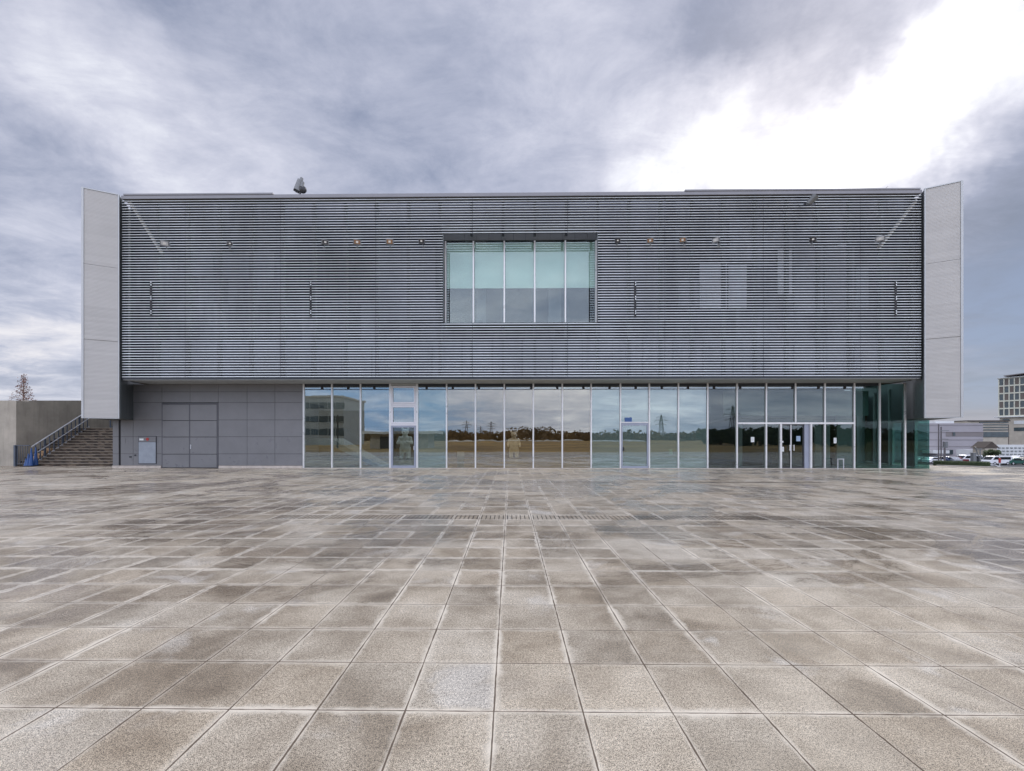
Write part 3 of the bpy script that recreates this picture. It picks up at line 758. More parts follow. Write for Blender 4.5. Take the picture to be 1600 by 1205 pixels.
# --- interior
q = MB(); q.prism([(-16.2, YG + .08), (AX(1413, YG), YG + .08), (xc - .05, YG + .08), (24.0, 28.6), (24.0, 36), (-16.2, 36)], .0021, .014); link('interior_floor', q, M['interior_floor'], B)
q = MB(); q.box(-16.2, 24.0, 35.0, 35.98, 0, 3.9); link('interior_wall', q, M['interior_dark'], B)
q = MB(); q.prism([(AX(1336, 27), 28.6), (25.6, 28.6), (25.6, 28.8), (AX(1336, 27), 28.8)], .015, ZS); link('interior_wall', q, M['interior_dark'], B)
# entrance lobby: dark core with pale strips and a grey bulkhead over
ex0, ex1 = AX(1118, 23.6), AX(1333, 23.6)
q = MB(); q.box(ex0, ex1, 24.2, 24.5, 0, ZS); link('lobby_wall', q, M['black'], B)
q = MB(); q.box(ex0, ex1, 22.6, 22.75, AZ(650, 22.6), AZ(611.5, 22.6)); link('lobby_bulkhead', q, M['interior_grey'], B)
for a, b2 in ((1273, 1284), (1288.5, 1297), (1154, 1160)):
    q = MB(); q.box(AX(a, 23), AX(b2, 23), 23.0, 23.1, .02, AZ(664, 23)); link('lobby_screen', q, M['interior_grey'], B)
q = MB(); q.box(AX(1308, 23.6), AX(1336, 23.6), 23.6, 23.7, .02, ZS - .2); link('lobby_screen', q, M['interior_grey'], B)
q = MB(); q.box(AX(1205, 23.5), AX(1258, 23.5), 23.4, 23.8, .014, .62); link('reception_desk', q, M['interior_dark'], B)
# interior stair: landing, flight, balusters
st = MB(); zl = 1.55
lx0, lx1, fx = AX(478, 23.4), AX(523, 23.4), AX(592, 22.6)
st.box(lx0, lx1, 22.9, 24.6, zl - .4, zl)
st.extr([(lx1, zl), (lx1, zl - .4), (fx - .4, .014), (fx, .014)], 22.9, 24.6)
sto = link('interior_stair', st, M['interior_grey'], B)
q = MB()
for i in range(14):
    x = lx0 + .1 + i * .12; q.tube((x, 22.95, zl), (x, 22.95, zl + .9), .009, n=5)
for i in range(30):
    t_ = i / 29; x = lx1 + (fx - lx1) * t_; q.tube((x, 22.95, zl * (1 - t_)), (x, 22.95, zl * (1 - t_) + .9), .009, n=5)
q.tube((lx0, 22.95, zl + .9), (lx1, 22.95, zl + .9), .022); q.tube((lx1, 22.95, zl + .9), (fx, 22.95, .9), .022)
link('balustrade', q, M['dark'], sto)

# --- the big window in the louvres
wr = None
npan = 13
for i in range(npan):
    a = NX0 - .3 + (NX1 - NX0 + .6) * i / npan; b2 = NX0 - .3 + (NX1 - NX0 + .6) * (i + 1) / npan - .014
    q = MB(); q.box(a, b2, YU - .06, YU - .001, HZ0, HZ1); link('head_panel', q, M['head'], B)
for x, sgn in ((NX0, 1), (NX1, -1)):
    q = MB(); q.box(min(x, x + sgn * .035), max(x, x + sgn * .035), YL - .005, YL + .09, NZ0, NZ1 + .0); link('window_jamb', q, M['dark2'], B)
q = MB(); q.box(NX0, NX1, YL + .1, YU + .1, NZ0 - .05, NZ0 - .005); link('window_sill', q, M['dark2'], B)
um = [696.5, 740, 788, 835.3, 883, 931]
for i, px in enumerate(um):
    x = AX(px, YU) if i not in (0, 5) else AX(px, YU)
    q = MB(); q.box(x - .035, x + .035, YU - .12, YU + .05, UZ0, HZ0 - .06); link('window_mullion', q, M['mullion'], B, bevel=.005)
for i in range(5):
    a, b2 = AX(um[i], YU) + .036, AX(um[i + 1], YU) - .036
    q = MB(); q.box(a, b2, YU - .006, YU + .006, UZ0, HZ0 - .05); pn_ = link('window_pane', q, M['glass_up'], B)
    q = MB(); q.box(a + .02, b2 - .0, YU + .10, YU + .115, AZ(450.5, YU + .1), HZ0 - .06); link('roller_blind', q, M['blind'], pn_)
    if i in (1, 3):
        q = MB(); q.box((a + b2) / 2 + (-.7 if i == 1 else .02), (a + b2) / 2 + (-.22 if i == 1 else .68), YU + .9, YU + .95, UZ0 - .3, NZ1); link('inner_partition', q, M['back_mid'], pn_)

# ------------------------------------------------------------------ floodlights standing out from the louvres
fl = proto_thing('floodlight', '', 'floodlight', 'small floodlights in a row across the louvres')
ORG[fl.name] = Vector((0, 0, 0))
q = MB(); q.tube((0, .45, -.06), (0, .02, -.06), .016); q.box(-.05, .05, .38, .46, -.10, -.02); link('arm', q, M['lamp_body'], fl)
q = MB(); q.box(-.145, -.13, -.03, .03, -.10, .06); q.box(.13, .145, -.03, .03, -.10, .06); q.box(-.13, .13, -.03, .03, -.10, -.085); link('bracket', q, M['lamp_body'], fl)
rot = Matrix.Rotation(R(24), 4, 'X')
def rbox(mb, x0, x1, y0, y1, z0, z1):
    k = len(mb.v); mb.box(x0, x1, y0, y1, z0, z1)
    for i in range(k, len(mb.v)): mb.v[i] = tuple(rot @ Vector(mb.v[i]))
q = MB(); rbox(q, -.125, .125, -.09, .03, -.085, .095); rbox(q, -.09, .09, .03, .08, -.06, .07); hs = link('housing', q, M['lamp_body'], fl, bevel=.012)
q = MB(); rbox(q, -.10, .10, -.097, -.091, -.06, .07); link('lens', q, M['lamp_lens'], hs)
q = MB(); rbox(q, -.04, .04, -.103, -.098, -.03, .04); link('lamp_reflector', q, M['lens_copper'], hs)
spots = [(258, 380.5, -.5, 1.1, 'leftmost floodlight, silver, in the upper left corner beside the white diagonal rod'),
 (359, 380.5, -.6, .8, 'small grey floodlight second from the left wing, standing alone'),
 (508, 378.5, -.5, 1.0, 'grey floodlight first of the four left of the big upper window, turned aside'),
 (558, 378.5, -.35, 1.1, 'copper-lensed floodlight second of the four left of the big upper window'),
 (609, 378, -.2, 1.1, 'copper-lensed floodlight third of the four left of the big upper window'),
 (659, 377, 0, .9, 'dark square floodlight immediately left of the big upper window'),
 (965, 376, .15, .8, 'dark square floodlight immediately right of the big upper window'),
 (1016, 376, .35, 1.0, 'copper-lensed floodlight second to the right of the big upper window'),
 (1067, 375, .5, 1.0, 'copper-lensed floodlight third to the right of the big upper window'),
 (1119, 375, .7, 1.0, 'silver floodlight fourth to the right of the big upper window, turned aside'),
 (1270, 374, .5, .9, 'dark tilted floodlight straight below the horn-shaped spotlight on the louvres'),
 (1375, 373, .7, 1.1, 'rightmost floodlight, silver, in the upper right corner beside the white diagonal rod')]
protos = {}
for i, (px, py, rz, sc, lab) in enumerate(spots):
    o = fl if i == 0 else copy_tree(fl)
    o.name = 'floodlight' if i == 0 else o.name
    o.location = at(px, py, YL - .36); o.rotation_euler[2] = -rz; o.scale = (sc * 1.15, sc * 1.15, sc * 1.15)
    o['label'] = lab
    kind = 'lamp_dark' if 'dark square' in lab or 'dark tilted' in lab else 'lamp_body'
    lens = 'lens_copper' if 'copper' in lab else ('rail' if 'silver' in lab else 'lamp_dark')
    def setm(ob, key):
        for sl_ in ob.material_slots: sl_.link = 'OBJECT'; sl_.material = M[key]
    for ch in o.children:
        if ch.name.startswith('housing'):
            setm(ch, kind)
            for g_ in ch.children:
                if g_.name.startswith('lens'): setm(g_, lens)
                if g_.name.startswith('lamp_reflector'): setm(g_, 'lamp_lens')

# large roof spotlight on a stub post
c = at(469, 303, 20.1)
t_ = thing('roof_spotlight', 'grey swivelling spotlight tilted upward on a short post at the roof edge', 'spotlight', (c.x, c.y, 13.2))
q = MB(); q.tube((c.x, c.y, 13.2), (c.x, c.y, 13.42), .035); link('post', q, M['lamp_dark'], t_)
q = MB(); q.tube((c.x - .24, c.y, 13.50), (c.x - .05, c.y, 13.40), .03); q.ball((c.x + .10, c.y, 13.50), .14, .12, .12); q.box(c.x - .17, c.x + .2, c.y - .03, c.y + .03, 13.42, 13.48)
link('yoke', q, M['lamp_dark'], t_)
q = MB(); q.tube((c.x - .10, c.y, 13.46), (c.x + .03, c.y, 13.80), .14, .12, 14); q.tube((c.x + .03, c.y, 13.80), (c.x + .07, c.y, 13.90), .07, .05, 10)
q.tube((c.x + .09, c.y - .06, 13.55), (c.x + .13, c.y - .06, 13.72), .07, .06, 10)
link('housing', q, M['lamp_body'], t_)
t_.scale = (1.3, 1.3, 1.45)
# horn-shaped spotlight in front of the louvres
c = at(1268, 313, YL - .45)
t_ = thing('horn_spotlight', 'grey cylindrical spotlight with slanted dark mouth fixed on the top right louvres', 'spotlight', tuple(c))
q = MB(); q.tube(c + Vector((-.12, .05, -.15)), c + Vector((.10, -.14, .12)), .12, .17, 18); link('housing', q, M['horn'], t_)
q = MB(); q.tube(c + Vector((.101, -.141, .121)), c + Vector((.106, -.146, .127)), .15, .15, 18); link('lens', q, M['black'], t_)
q = MB(); q.tube(c + Vector((-.05, 0, -.1)), c + Vector((-.2, .45, 0)), .025); q.box(c.x - .1, c.x + .15, c.y - .05, c.y + .05, c.z - .26, c.z - .2); link('arm', q, M['lamp_dark'], t_)
c0, c1 = at(1379, 298, 21), at(1388, 291, 21)
q = MB(); q.tube(c0 + Vector((0, 0, -.25)), c0, .015); q.tube(c0, c1, .012, .006); tag(link('roof_antenna', q, M['lamp_dark'], None, tuple(c0)), 'thin slanting antenna rod on the right part of the roof', 'antenna')

# ------------------------------------------------------------------ statues inside the glass
def bear(name, label, X, Y, Zf, H, arm=1):
    s = H / 2.0
    q = MB(); V = lambda x, y, z: (X + x * s, Y + y * s, Zf + z * s)
    q.ball(V(0, 0, .95), .33 * s, .27 * s, .42 * s); q.ball(V(0, 0, 1.28), .30 * s, .23 * s, .24 * s)
    q.ball(V(0, 0, .70), .34 * s, .28 * s, .28 * s)
    for sx in (-1, 1):
        q.tube(V(sx * .19, 0, .75), V(sx * .21, 0, .06), .175 * s, .135 * s, 12); q.ball(V(sx * .21, -.09, .08), .15 * s, .23 * s, .085 * s)
        q.ball(V(sx * .32, 0, 1.32), .13 * s, .13 * s, .13 * s)
        q.tube(V(sx * .33, 0, 1.30), V(sx * .44, -.08, 1.03), .105 * s, .09 * s, 12); q.ball(V(sx * .44, -.08, 1.03), .095 * s, .095 * s, .095 * s)
        q.tube(V(sx * .44, -.08, 1.03), V(sx * (.25 if arm else .42), -.33, 1.08 if arm else .92), .09 * s, .075 * s, 12)
        q.ball(V(sx * (.23 if arm else .42), -.36, 1.09 if arm else .90), .085 * s, .1 * s, .08 * s)
        q.ball(V(sx * .19, .02, 1.93), .085 * s, .05 * s, .085 * s)
    q.tube(V(0, 0, 1.35), V(0, 0, 1.6), .16 * s, .15 * s, 12)
    q.ball(V(0, 0, 1.72), .235 * s, .21 * s, .20 * s); q.ball(V(0, -.19, 1.66), .11 * s, .14 * s, .09 * s)
    o = link(name, q, M['bear'], None, (X, Y, Zf), smooth=True)
    rm = o.modifiers.new('remesh', 'REMESH'); rm.mode = 'VOXEL'; rm.voxel_size = .028 * s; rm.use_smooth_shade = True
    sm = o.modifiers.new('smooth', 'SMOOTH'); sm.iterations = 4
    tag(o, label, 'statue', 'white bear statues in the hall')
    for sx in (-1, 1):
        q = MB(); q.ball(V(sx * .085, -.185, 1.76), .022 * s, .018 * s, .025 * s); link('eye', q, M['black'], o)
    q = MB(); q.ball(V(0, -.325, 1.685), .04 * s, .03 * s, .03 * s); link('nose', q, M['black'], o)
    return o
for px, py0, py1, Y, lab, arm in ((633, 718, 668, 30.5, 'tall white standing bear statue with raised paws behind the glass of the left side door', 1),
                             (803, 716, 673.5, 32.5, 'white standing bear statue behind the glass near the middle of the facade', 0),
                             (1122, 719.5, 703.5, 29.0, 'small white bear figure on the hall floor behind glass left of the entrance', 0)):
    a = at(px, py0, Y); b_ = at(px, py1, Y)
    bear('bear_statue', lab, a.x, Y, .014, b_.z - .014, arm)

# paper notices on the entrance glass, hoop rail
for px, py, w_, h_, m_, lab in ((1176, 687, .085, .13, 'paper', 'white paper notice on the tall pane left of the entrance doors'),
        (1247.5, 685.5, .10, .13, 'blue_paper', 'pale blue poster inside the right entrance door leaf'),
        (1305, 688.5, .07, .14, 'paper', 'white paper notice on the pane right of the entrance doors'),
        (1222.5, 690.5, .05, .045, 'paper', 'small upper sticker on the left entrance door leaf'),
        (1223, 702, .06, .12, 'paper', 'tall lower notice on the left entrance door leaf')):
    c = at(px, py, YG - .03); k = 'paper'
    if m_ == 'blue_paper': M['blue_paper'] = mat('blue_paper', (.35, .47, .62), .7, 0, .1, 20)
    q = MB(); q.box(c.x - w_, c.x + w_, YG - .028, YG - .024, c.z - h_, c.z + h_)
    for r_ in range(4): q.box(c.x - w_ * .7, c.x + w_ * .5, YG - .0295, YG - .0285, c.z + h_ * (.6 - .35 * r_), c.z + h_ * (.66 - .35 * r_), 1)
    tag(link('paper_notice', q, [M[m_], M['lamp_body']], None, tuple(c)), lab, 'notice', 'papers on the entrance glass')
a, b2 = at(1309, 731, 21.0), at(1318, 717.5, 21.0)
q = MB(); q.tube((a.x, 21, 0), (a.x, 21, b2.z), .022); q.tube((b2.x, 21, 0), (b2.x, 21, b2.z), .022); q.tube((a.x - .02, 21, b2.z), (b2.x + .02, 21, b2.z), .022)
tag(link('hoop_rail', q, M['rail'], None, (a.x, 21, 0)), 'small steel hoop rail standing in front of the glass right of the entrance', 'rail')
c = at(720, 729, 21.2); tt = at(727, 705, 21.2)
for px0, px1, py, lab in ((714.5, 725.5, 705.5, 'pale blue board leaning inside the glass below the pylon reflection'),):
    x0_, x1_ = AX(px0, 21.75), AX(px1, 21.75)
    q = MB(); q.box(x0_, x1_, 21.72, 21.76, .016, AZ(py, 21.75)); t_ = thing('display_board', lab, 'board', (x0_, 21.75, 0)); link('panel', q, M['blue_paper'], t_)
    q = MB(); q.box(x0_ + .05, x1_ - .05, 21.77, 21.95, .016, .05); link('foot', q, M['dark'], t_)
# green exit-style leaflet
c = at(1048, 706, YG + .25); q = MB(); q.box(c.x - .09, c.x + .09, YG + .24, YG + .25, c.z - .13, c.z + .13)
M['green_paper'] = mat('green_paper', (.45, .72, .52), .7, 0, .25, 25)
tag(link('paper_notice', q, M['green_paper'], None, tuple(c)), 'pale green leaflet behind the glass right of the right side door', 'notice')

# ------------------------------------------------------------------ left: steps, railings, retaining walls, cones
sx0, sx1 = AX(50, 22.9), GX0 - .02
rise, tread, ns, YS = .158, .222, 14, 22.95
q = MB()
for i in range(ns):
    q.box(sx0 - 1.0, sx1, YS + i * tread, YS + ns * tread + 1.6, i * rise, (i + 1) * rise - .03, 0)
    q.box(sx0 - 1.0, sx1, YS + i * tread - .025, YS + ns * tread + 1.6, (i + 1) * rise - .028, (i + 1) * rise, 1)
q.cur = 0
stairs = tag(link('outdoor_steps', q, [M['riser'], M['step_nosing']], None, (sx0, YS, 0)), 'dark mottled brick steps with pale nosings rising beside the left end wall', 'steps')
ZTOP = ns * rise; YTOP = YS + ns * tread
rl = thing('stair_railing', 'slanting grey metal railing with two handrails climbing the outdoor steps', 'railing', (sx0, YS, 0))
def rp(t_, h): return Vector((sx0, YS + t_ * ns * tread, t_ * ZTOP + h))
q = MB(); q.tube(rp(-.02, 1.12), rp(1, 1.12), .035); link('handrail', q, M['rail'], rl)
q = MB(); q.tube(rp(.0, .66) + Vector((.08, 0, 0)), rp(1, .66) + Vector((.08, 0, 0)), .024); link('handrail', q, M['rail'], rl)
q = MB(); q.extr([(YS, .02), (YS, .12), (YS + ns * tread, ZTOP + .12), (YS + ns * tread, ZTOP + .02)], sx0 - .02, sx0 + .02, 'x'); link('stringer', q, M['rail'], rl)
for i in range(13):
    t_ = (i + .5) / 13; big = i % 4 == 2; r_ = .05 if big else .018
    q = MB(); pa = rp(t_, .1); pb = rp(t_, 1.1); q.box(pa.x - .02, pa.x + .02, pa.y - r_, pa.y + r_, pa.z, pb.z); link('post', q, M['railpost'], rl)
# low railing across the foot
fx0 = AX(24, 22.8)
q0 = thing('low_railing', 'short slate grey railing closing the gap left of the step railing', 'railing', (fx0, 22.8, 0))
q = MB(); q.box(fx0 - .05, fx0 + .05, 22.75, 22.85, 0, 1.17); link('post', q, M['railpost'], q0)
q = MB(); q.tube((fx0, 22.8, 1.15), (sx0, 22.8, 1.15), .022); q.tube((fx0, 22.8, .12), (sx0, 22.8, .12), .016); link('rail', q, M['railpost'], q0)
for i in range(1, 6):
    x = fx0 + (sx0 - fx0) * i / 6; q = MB(); q.tube((x, 22.8, .12), (x, 22.8, 1.15), .013); link('bar', q, M['railpost'], q0)
# railing across the landing
lr = thing('landing_railing', 'grey balustrade across the top of the outdoor steps under the left wing', 'railing', (sx0, YTOP + 1.4, ZTOP))
yy = YTOP + 1.4
q = MB(); q.tube((sx0, yy, ZTOP + 1.05), (sx1, yy, ZTOP + 1.05), .025); q.tube((sx0, yy, ZTOP + .1), (sx1, yy, ZTOP + .1), .018); link('rail', q, M['railpost'], lr)
n_ = 34
for i in range(n_ + 1):
    x = sx0 + (sx1 - sx0) * i / n_; r_ = .045 if i % 6 == 0 else .014
    q = MB(); q.box(x - r_, x + r_, yy - .015, yy + .015, ZTOP, ZTOP + 1.04); link('bar', q, M['railpost'], lr)
# retaining walls
wx = AX(22, 22.9)
q = MB()
zA = AZ(626, 23.0, 10)
q.box(-75, wx, 23.0, 23.6, 0, zA)
rw = tag(link('retaining_wall', q, M['concrete'], None, (wx, 23, 0)), 'tall board-marked concrete wall at the far left, facing the plaza', 'wall')
for i in range(9):
    pass
q = MB()
zB0, zB = AZ(626, 23.6, 30), AZ(626, 30, 185)
q.v += [(wx, 23.6, 0), (wx, 30, 0), (wx, 30, zB), (wx, 23.6, zB0), (wx - .45, 23.6, 0), (wx - .45, 30, 0), (wx - .45, 30, zB), (wx - .45, 23.6, zB0)]
q.f += [(0, 1, 2, 3), (7, 6, 5, 4), (3, 2, 6, 7), (0, 3, 7, 4), (1, 5, 6, 2), (0, 4, 5, 1)]; q.mi += [0] * 6
tag(link('side_wall', q, M['concrete'], None, (wx, 23.6, 0)), 'concrete wall running back beside the outdoor steps', 'wall')
q = MB(); q.box(wx + .004, -15, 29.4, 29.996, 0, AZ(626, 29.4, 110)); tag(link('back_wall', q, M['concrete'], None, (wx, 29.4, 0)), 'pale concrete wall behind the landing railing at the head of the steps', 'wall')
# blue cones
cone = proto_thing('traffic_cone', '', 'traffic cone', 'blue traffic cones stored by the foot of the steps'); ORG[cone.name] = Vector((0, 0, 0))
q = MB(); q.tube((0, 0, .035), (0, 0, .70), .13, .028, 16); link('cone_body', q, M['cone'], cone)
q = MB(); q.box(-.19, .19, -.19, .19, 0, .034); link('base', q, M['rubber'], cone)
cs = [(41, 22.62, .62, 'lowest blue cone, leftmost of the cluster by the low railing'), (44.5, 22.6, 1.0, 'mid-height blue cone second in the cluster by the low railing'),
      (49, 22.58, 1.45, 'tallest blue cone stack in the cluster at the foot of the steps'), (56, 22.9, 1.5, 'blue cone stack behind the step railing, right of the tallest one')]
for i, (px, Y, sc, lab) in enumerate(cs):
    o = cone if i == 0 else copy_tree(cone)
    o.location = (AX(px, Y), Y, 0); o.scale = (.8, .8, sc); o['label'] = lab
for i in range(5):
    p_ = rp(.06 + i * .065, .0); q = MB(); q.box(p_.x - .50, p_.x - .12, p_.y, p_.y + .16, p_.z + .12, p_.z + .26)
    tag(link('timber_block', q, M['tan'], None, tuple(p_), bevel=.02), ['lowest', 'second', 'third', 'fourth', 'topmost'][i] + ' tan block of the row lying on the steps behind the railing', 'block', 'tan blocks on the lowest steps')

# ------------------------------------------------------------------ bare conifer behind the wall
def conifer(X, Y, z0, H, label):
    t_ = thing('dawn_redwood', label, 'tree', (X, Y, z0))
    q = MB(); q.tube((X, Y, z0), (X, Y, z0 + H), .22, .03, 8); 
    lf = MB()
    for k in range(150):
        f = .12 + .86 * k / 150; z = z0 + H * f; L = (1 - f) * H * .27 + .25; th = k * 2.4
        L *= random.uniform(.7, 1.1)
        e = Vector((X + L * math.cos(th), Y + L * math.sin(th), z + L * .45)); q.tube((X, Y, z), e, .045, .01, 4)
        if random.random() < .12: continue
        for j in range(int(15 * L / 2) + 6):
            u_ = random.uniform(.15, 1.05); p_ = Vector((X, Y, z)).lerp(e, u_) + Vector((random.gauss(0, .16), random.gauss(0, .16), random.gauss(0, .14)))
            lf.leaf(p_, random.uniform(.05, .12))
    link('trunk', q, M['bark'], t_); link('crown', lf, M['leaf_rust'], t_)
c = at(37, 626, 80); conifer(c.x, 80, GZ, AZ(584, 80, 37) - GZ, 'slender reddish bare-branched conifer rising behind the left concrete wall')

# ------------------------------------------------------------------ right background
def bbox(px0, px1, py0, Y, dep=14, z0=GZ): 
    return AX(px0, Y), AX(px1, Y), Y, Y + dep, z0, AZ(py0, Y, (px0 + px1) / 2)
# lilac warehouse
Y = 112; x0, x1, y0, y1, z0, z1 = bbox(1360, 1536, 661.5, Y, 30)
t_ = thing('warehouse', 'long lilac grey warehouse with dark band and shutter behind the car park', 'building', ((x0 + x1) / 2, Y, GZ))
q = MB(); q.box(x0, x1, y0, y1, z0, z1); wl = link('wall', q, M['lilac'], t_)
q = MB(); q.box(AX(1478, Y), x1 + .02, Y - .06, Y - .003, AZ(682, Y, 1500), AZ(675, Y, 1500)); link('band', q, M['lilac_band'], t_)
q = MB(); 
for py in (664, 675.3, 687, 697.5): q.box(x0, x1 + .05, Y - .12, Y - .062, AZ(py + .5, Y, 1500), AZ(py, Y, 1500))
link('string_course', q, M['lilac_band'], t_)
q = MB(); q.box(AX(1499, Y), AX(1518, Y), Y - .2, Y - .122, GZ, AZ(703.5, Y, 1500)); link('shutter', q, M['interior_grey'], t_)
q = MB(); q.box(AX(1476, Y), AX(1488, Y), Y - .2, Y - .122, AZ(710, Y, 1480), AZ(703, Y, 1480)); link('window', q, M['winglass'], t_)
q = MB(); q.box(AX(1488, Y), AX(1491.5, Y), Y - .2, Y - .122, AZ(681, Y, 1480), AZ(675.5, Y, 1480)); link('window', q, M['winglass'], t_)
q = MB(); q.box(AX(1440, Y), AX(1465, Y), Y - 3, Y - .21, AZ(708, Y, 1450), AZ(703.5, Y, 1450)); link('canopy', q, M['whitewall'], t_)
q = MB(); q.box(AX(1468, Y), AX(1497, Y), Y + 1, Y + 8, z1, AZ(657.5, Y, 1480)); link('roof_box', q, M['whitewall'], t_)
# beige banded office
Y = 210; x0, x1, y0, y1, z0, z1 = bbox(1511, 1575, 658.5, Y, 30)
t_ = thing('banded_office', 'distant beige office block with horizontal bands, left of the tower', 'building', ((x0 + x1) / 2, Y, GZ))
q = MB(); q.box(x0, x1, y0, y1, z0, z1); link('wall', q, M['beige'], t_)
for j, (pa, pb) in enumerate(((659.5, 661), (663, 664.4), (667, 668.5), (671, 672.5), (675, 683))):
    q = MB(); q.box(x0 + (2 if j else 6), x1, Y - .3, Y - .01, AZ(pb, Y, 1540), AZ(pa, Y, 1540)); link('window_band', q, M['winglass'], t_)
q = MB(); q.box(x0, x1 + .5, Y - .6, Y + 31, z1, z1 + .5); link('roof', q, M['tile_roof'], t_)
# tower with window grid, oblique
Y = 260; tx0 = AX(1560.5, Y)
t_ = thing('office_tower', 'cream office tower with a grid of square windows above a beige stone base', 'building', (tx0, Y, GZ))
ORG[t_.name] = Vector((0, 0, 0)); t_.rotation_euler[2] = R(-60)
# local frame: x right along the front, y back
zb, zt = AZ(650.5, Y, 1570), AZ(592, Y, 1562)
colw = 2.05; ncol = 14; nrow = 5; rh = (zt - zb) / nrow
q = MB(); q.box(-.2, ncol * colw, .6, 20, zb - GZ, zt - GZ); link('wall', q, M['cream'], t_)
q = MB()
for i in range(ncol + 1): q.box(i * colw - .22, i * colw + .22, 0, .6, zb - GZ, zt - GZ)
for j in range(nrow + 1): q.box(-.2, ncol * colw, .03, .6, zb - GZ + j * rh - .38, zb - GZ + j * rh + .38)
link('frame_grid', q, M['cream'], t_)
for j in range(nrow):
    for i in range(ncol):
        q = MB(); q.box(i * colw + .25, (i + 1) * colw - .25, .45, .58, zb - GZ + j * rh + .3, zb - GZ + (j + 1) * rh - .3)
        link('window', q, M['winglass'] if (i * 7 + j * 3) % 5 < 3 else M['winbrown'], t_)
q = MB(); q.box(-1.8, ncol * colw + 1, -1.5, 20, zb - GZ - .8, zb - GZ - .3); q.box(-.8, ncol * colw + 1, -.8, 20, zt - GZ + .1, zt - GZ + .5); link('cornice', q, M['whitewall'], t_)
q = MB(); q.extr([(2.5, zt - GZ + 1.0), (30, zt - GZ + 3.0), (30, zt - GZ + 3.5), (2.3, zt - GZ + 1.5)], -2.5, 18); link('roof_canopy', q, M['lilac_band'], t_)
q = MB(); q.box(.3, ncol * colw, .3, 20, 0, zb - GZ - .8); link('stone_base', q, M['beige'], t_)
hb = zb - GZ - .8
for (a, b2, c, d, m_) in ((1.6, 4.3, hb - 2.4, hb - .9, 'winglass'), (6, 20, hb - 4.2, hb - 2.2, 'whitewall'), (6, 20, hb - 8.4, hb - 6.3, 'winglass'), (2.2, 4.0, .5, hb - 4.5, 'winbrown')):
    q = MB(); q.box(a, b2, .05, .29, c, d); link('window', q, M[m_], t_)
# screen wall of pale bulging blocks
Y = 118; x0, x1 = AX(1558, Y), AX(1690, Y); z1 = AZ(695, Y, 1580)
t_ = thing('block_wall', 'white screen wall of rows of oval bulging blocks under the tower', 'wall', (x0, Y, GZ))
q = MB(); q.box(x0, x1, Y, Y + .5, GZ, z1); link('wall', q, M['whitewall'], t_)
q = MB(); st_ = 6.2 * Y / F; hh = 5.0 * Y / F
for i in range(19):
    for j in range(4): q.ball((x0 + (i + .5) * st_ + (j % 2) * .1, Y, z1 - .5 - (j + .4) * hh), st_ * .38, .28, hh * .3, 10, 6)
link('bulges', q, M['interior_grey'], t_)
# gabled house, low block, bush
Y = 100; x0, x1 = AX(1539, Y), AX(1558, Y)
DH = 2.6
t_ = thing('gabled_house', 'small brown gabled house half hidden behind the bush and car park', 'house', (x0, Y, GZ))
ze = AZ(700, Y, 1548); zp = AZ(690, Y, 1548)
q = MB(); q.box(x0, x1, Y, Y + DH, GZ, ze); link('wall', q, M['beige'], t_)
q = MB(); q.extr([(x0 - .4, ze), (x1 + .4, ze), ((x0 + x1) / 2, zp)], Y - .2, Y + DH + .2); link('roof', q, M['tile_roof'], t_)
Y = 104; q = MB(); q.box(AX(1528, Y), AX(1543, Y), Y, Y + 5, GZ, AZ(703, Y, 1535)); o = tag(link('low_shed', q, M['whitewall'], None, (AX(1535, Y), Y, GZ)), 'low white flat-roofed shed left of the gabled house', 'shed')
q = MB(); q.box(AX(1536, Y), AX(1542, Y), Y - .05, Y - .003, AZ(709, Y, 1538), AZ(706.5, Y, 1538)); link('window', q, M['winglass'], o)
def bush(name, label, cat, X, Y, z0, w_, h_, m_, n=500, sz=.22, trunk=True, group=None):
    t_ = thing(name, label, cat, (X, Y, z0), group)
    lf = MB(); cl_ = [(random.uniform(-.32, .32) * w_, random.uniform(-.32, .32) * w_, random.uniform(.4, .8) * h_, random.uniform(.16, .30) * w_) for _ in range(11)]
    for k in range(n):
        cx_, cy_, cz_, r_ = random.choice(cl_); d_ = Vector((random.gauss(0, 1), random.gauss(0, 1), random.gauss(0, 1))).normalized() * r_ * random.uniform(.55, 1.1)
        lf.leaf((X + cx_ + d_.x, Y + cy_ + d_.y, z0 + cz_ + d_.z * .8), random.uniform(.6, 1.3) * sz)
    link('crown', lf, M[m_], t_)
    q = MB(); q.tube((X, Y, z0), (X, Y, z0 + h_ * .6), w_ * .05, w_ * .025)
    for c_ in cl_[:5]: q.tube((X, Y, z0 + h_ * .35), (X + c_[0], Y + c_[1], z0 + c_[2]), w_ * .02, w_ * .008, 5)
    link('trunk', q, M['bark'], t_); return t_
bush('round_bush', 'dark green round bush in front of the gabled house', 'bush', AX(1550, 97), 97, GZ, 2.6, 3.6, 'leaf_dark', 700, .2)
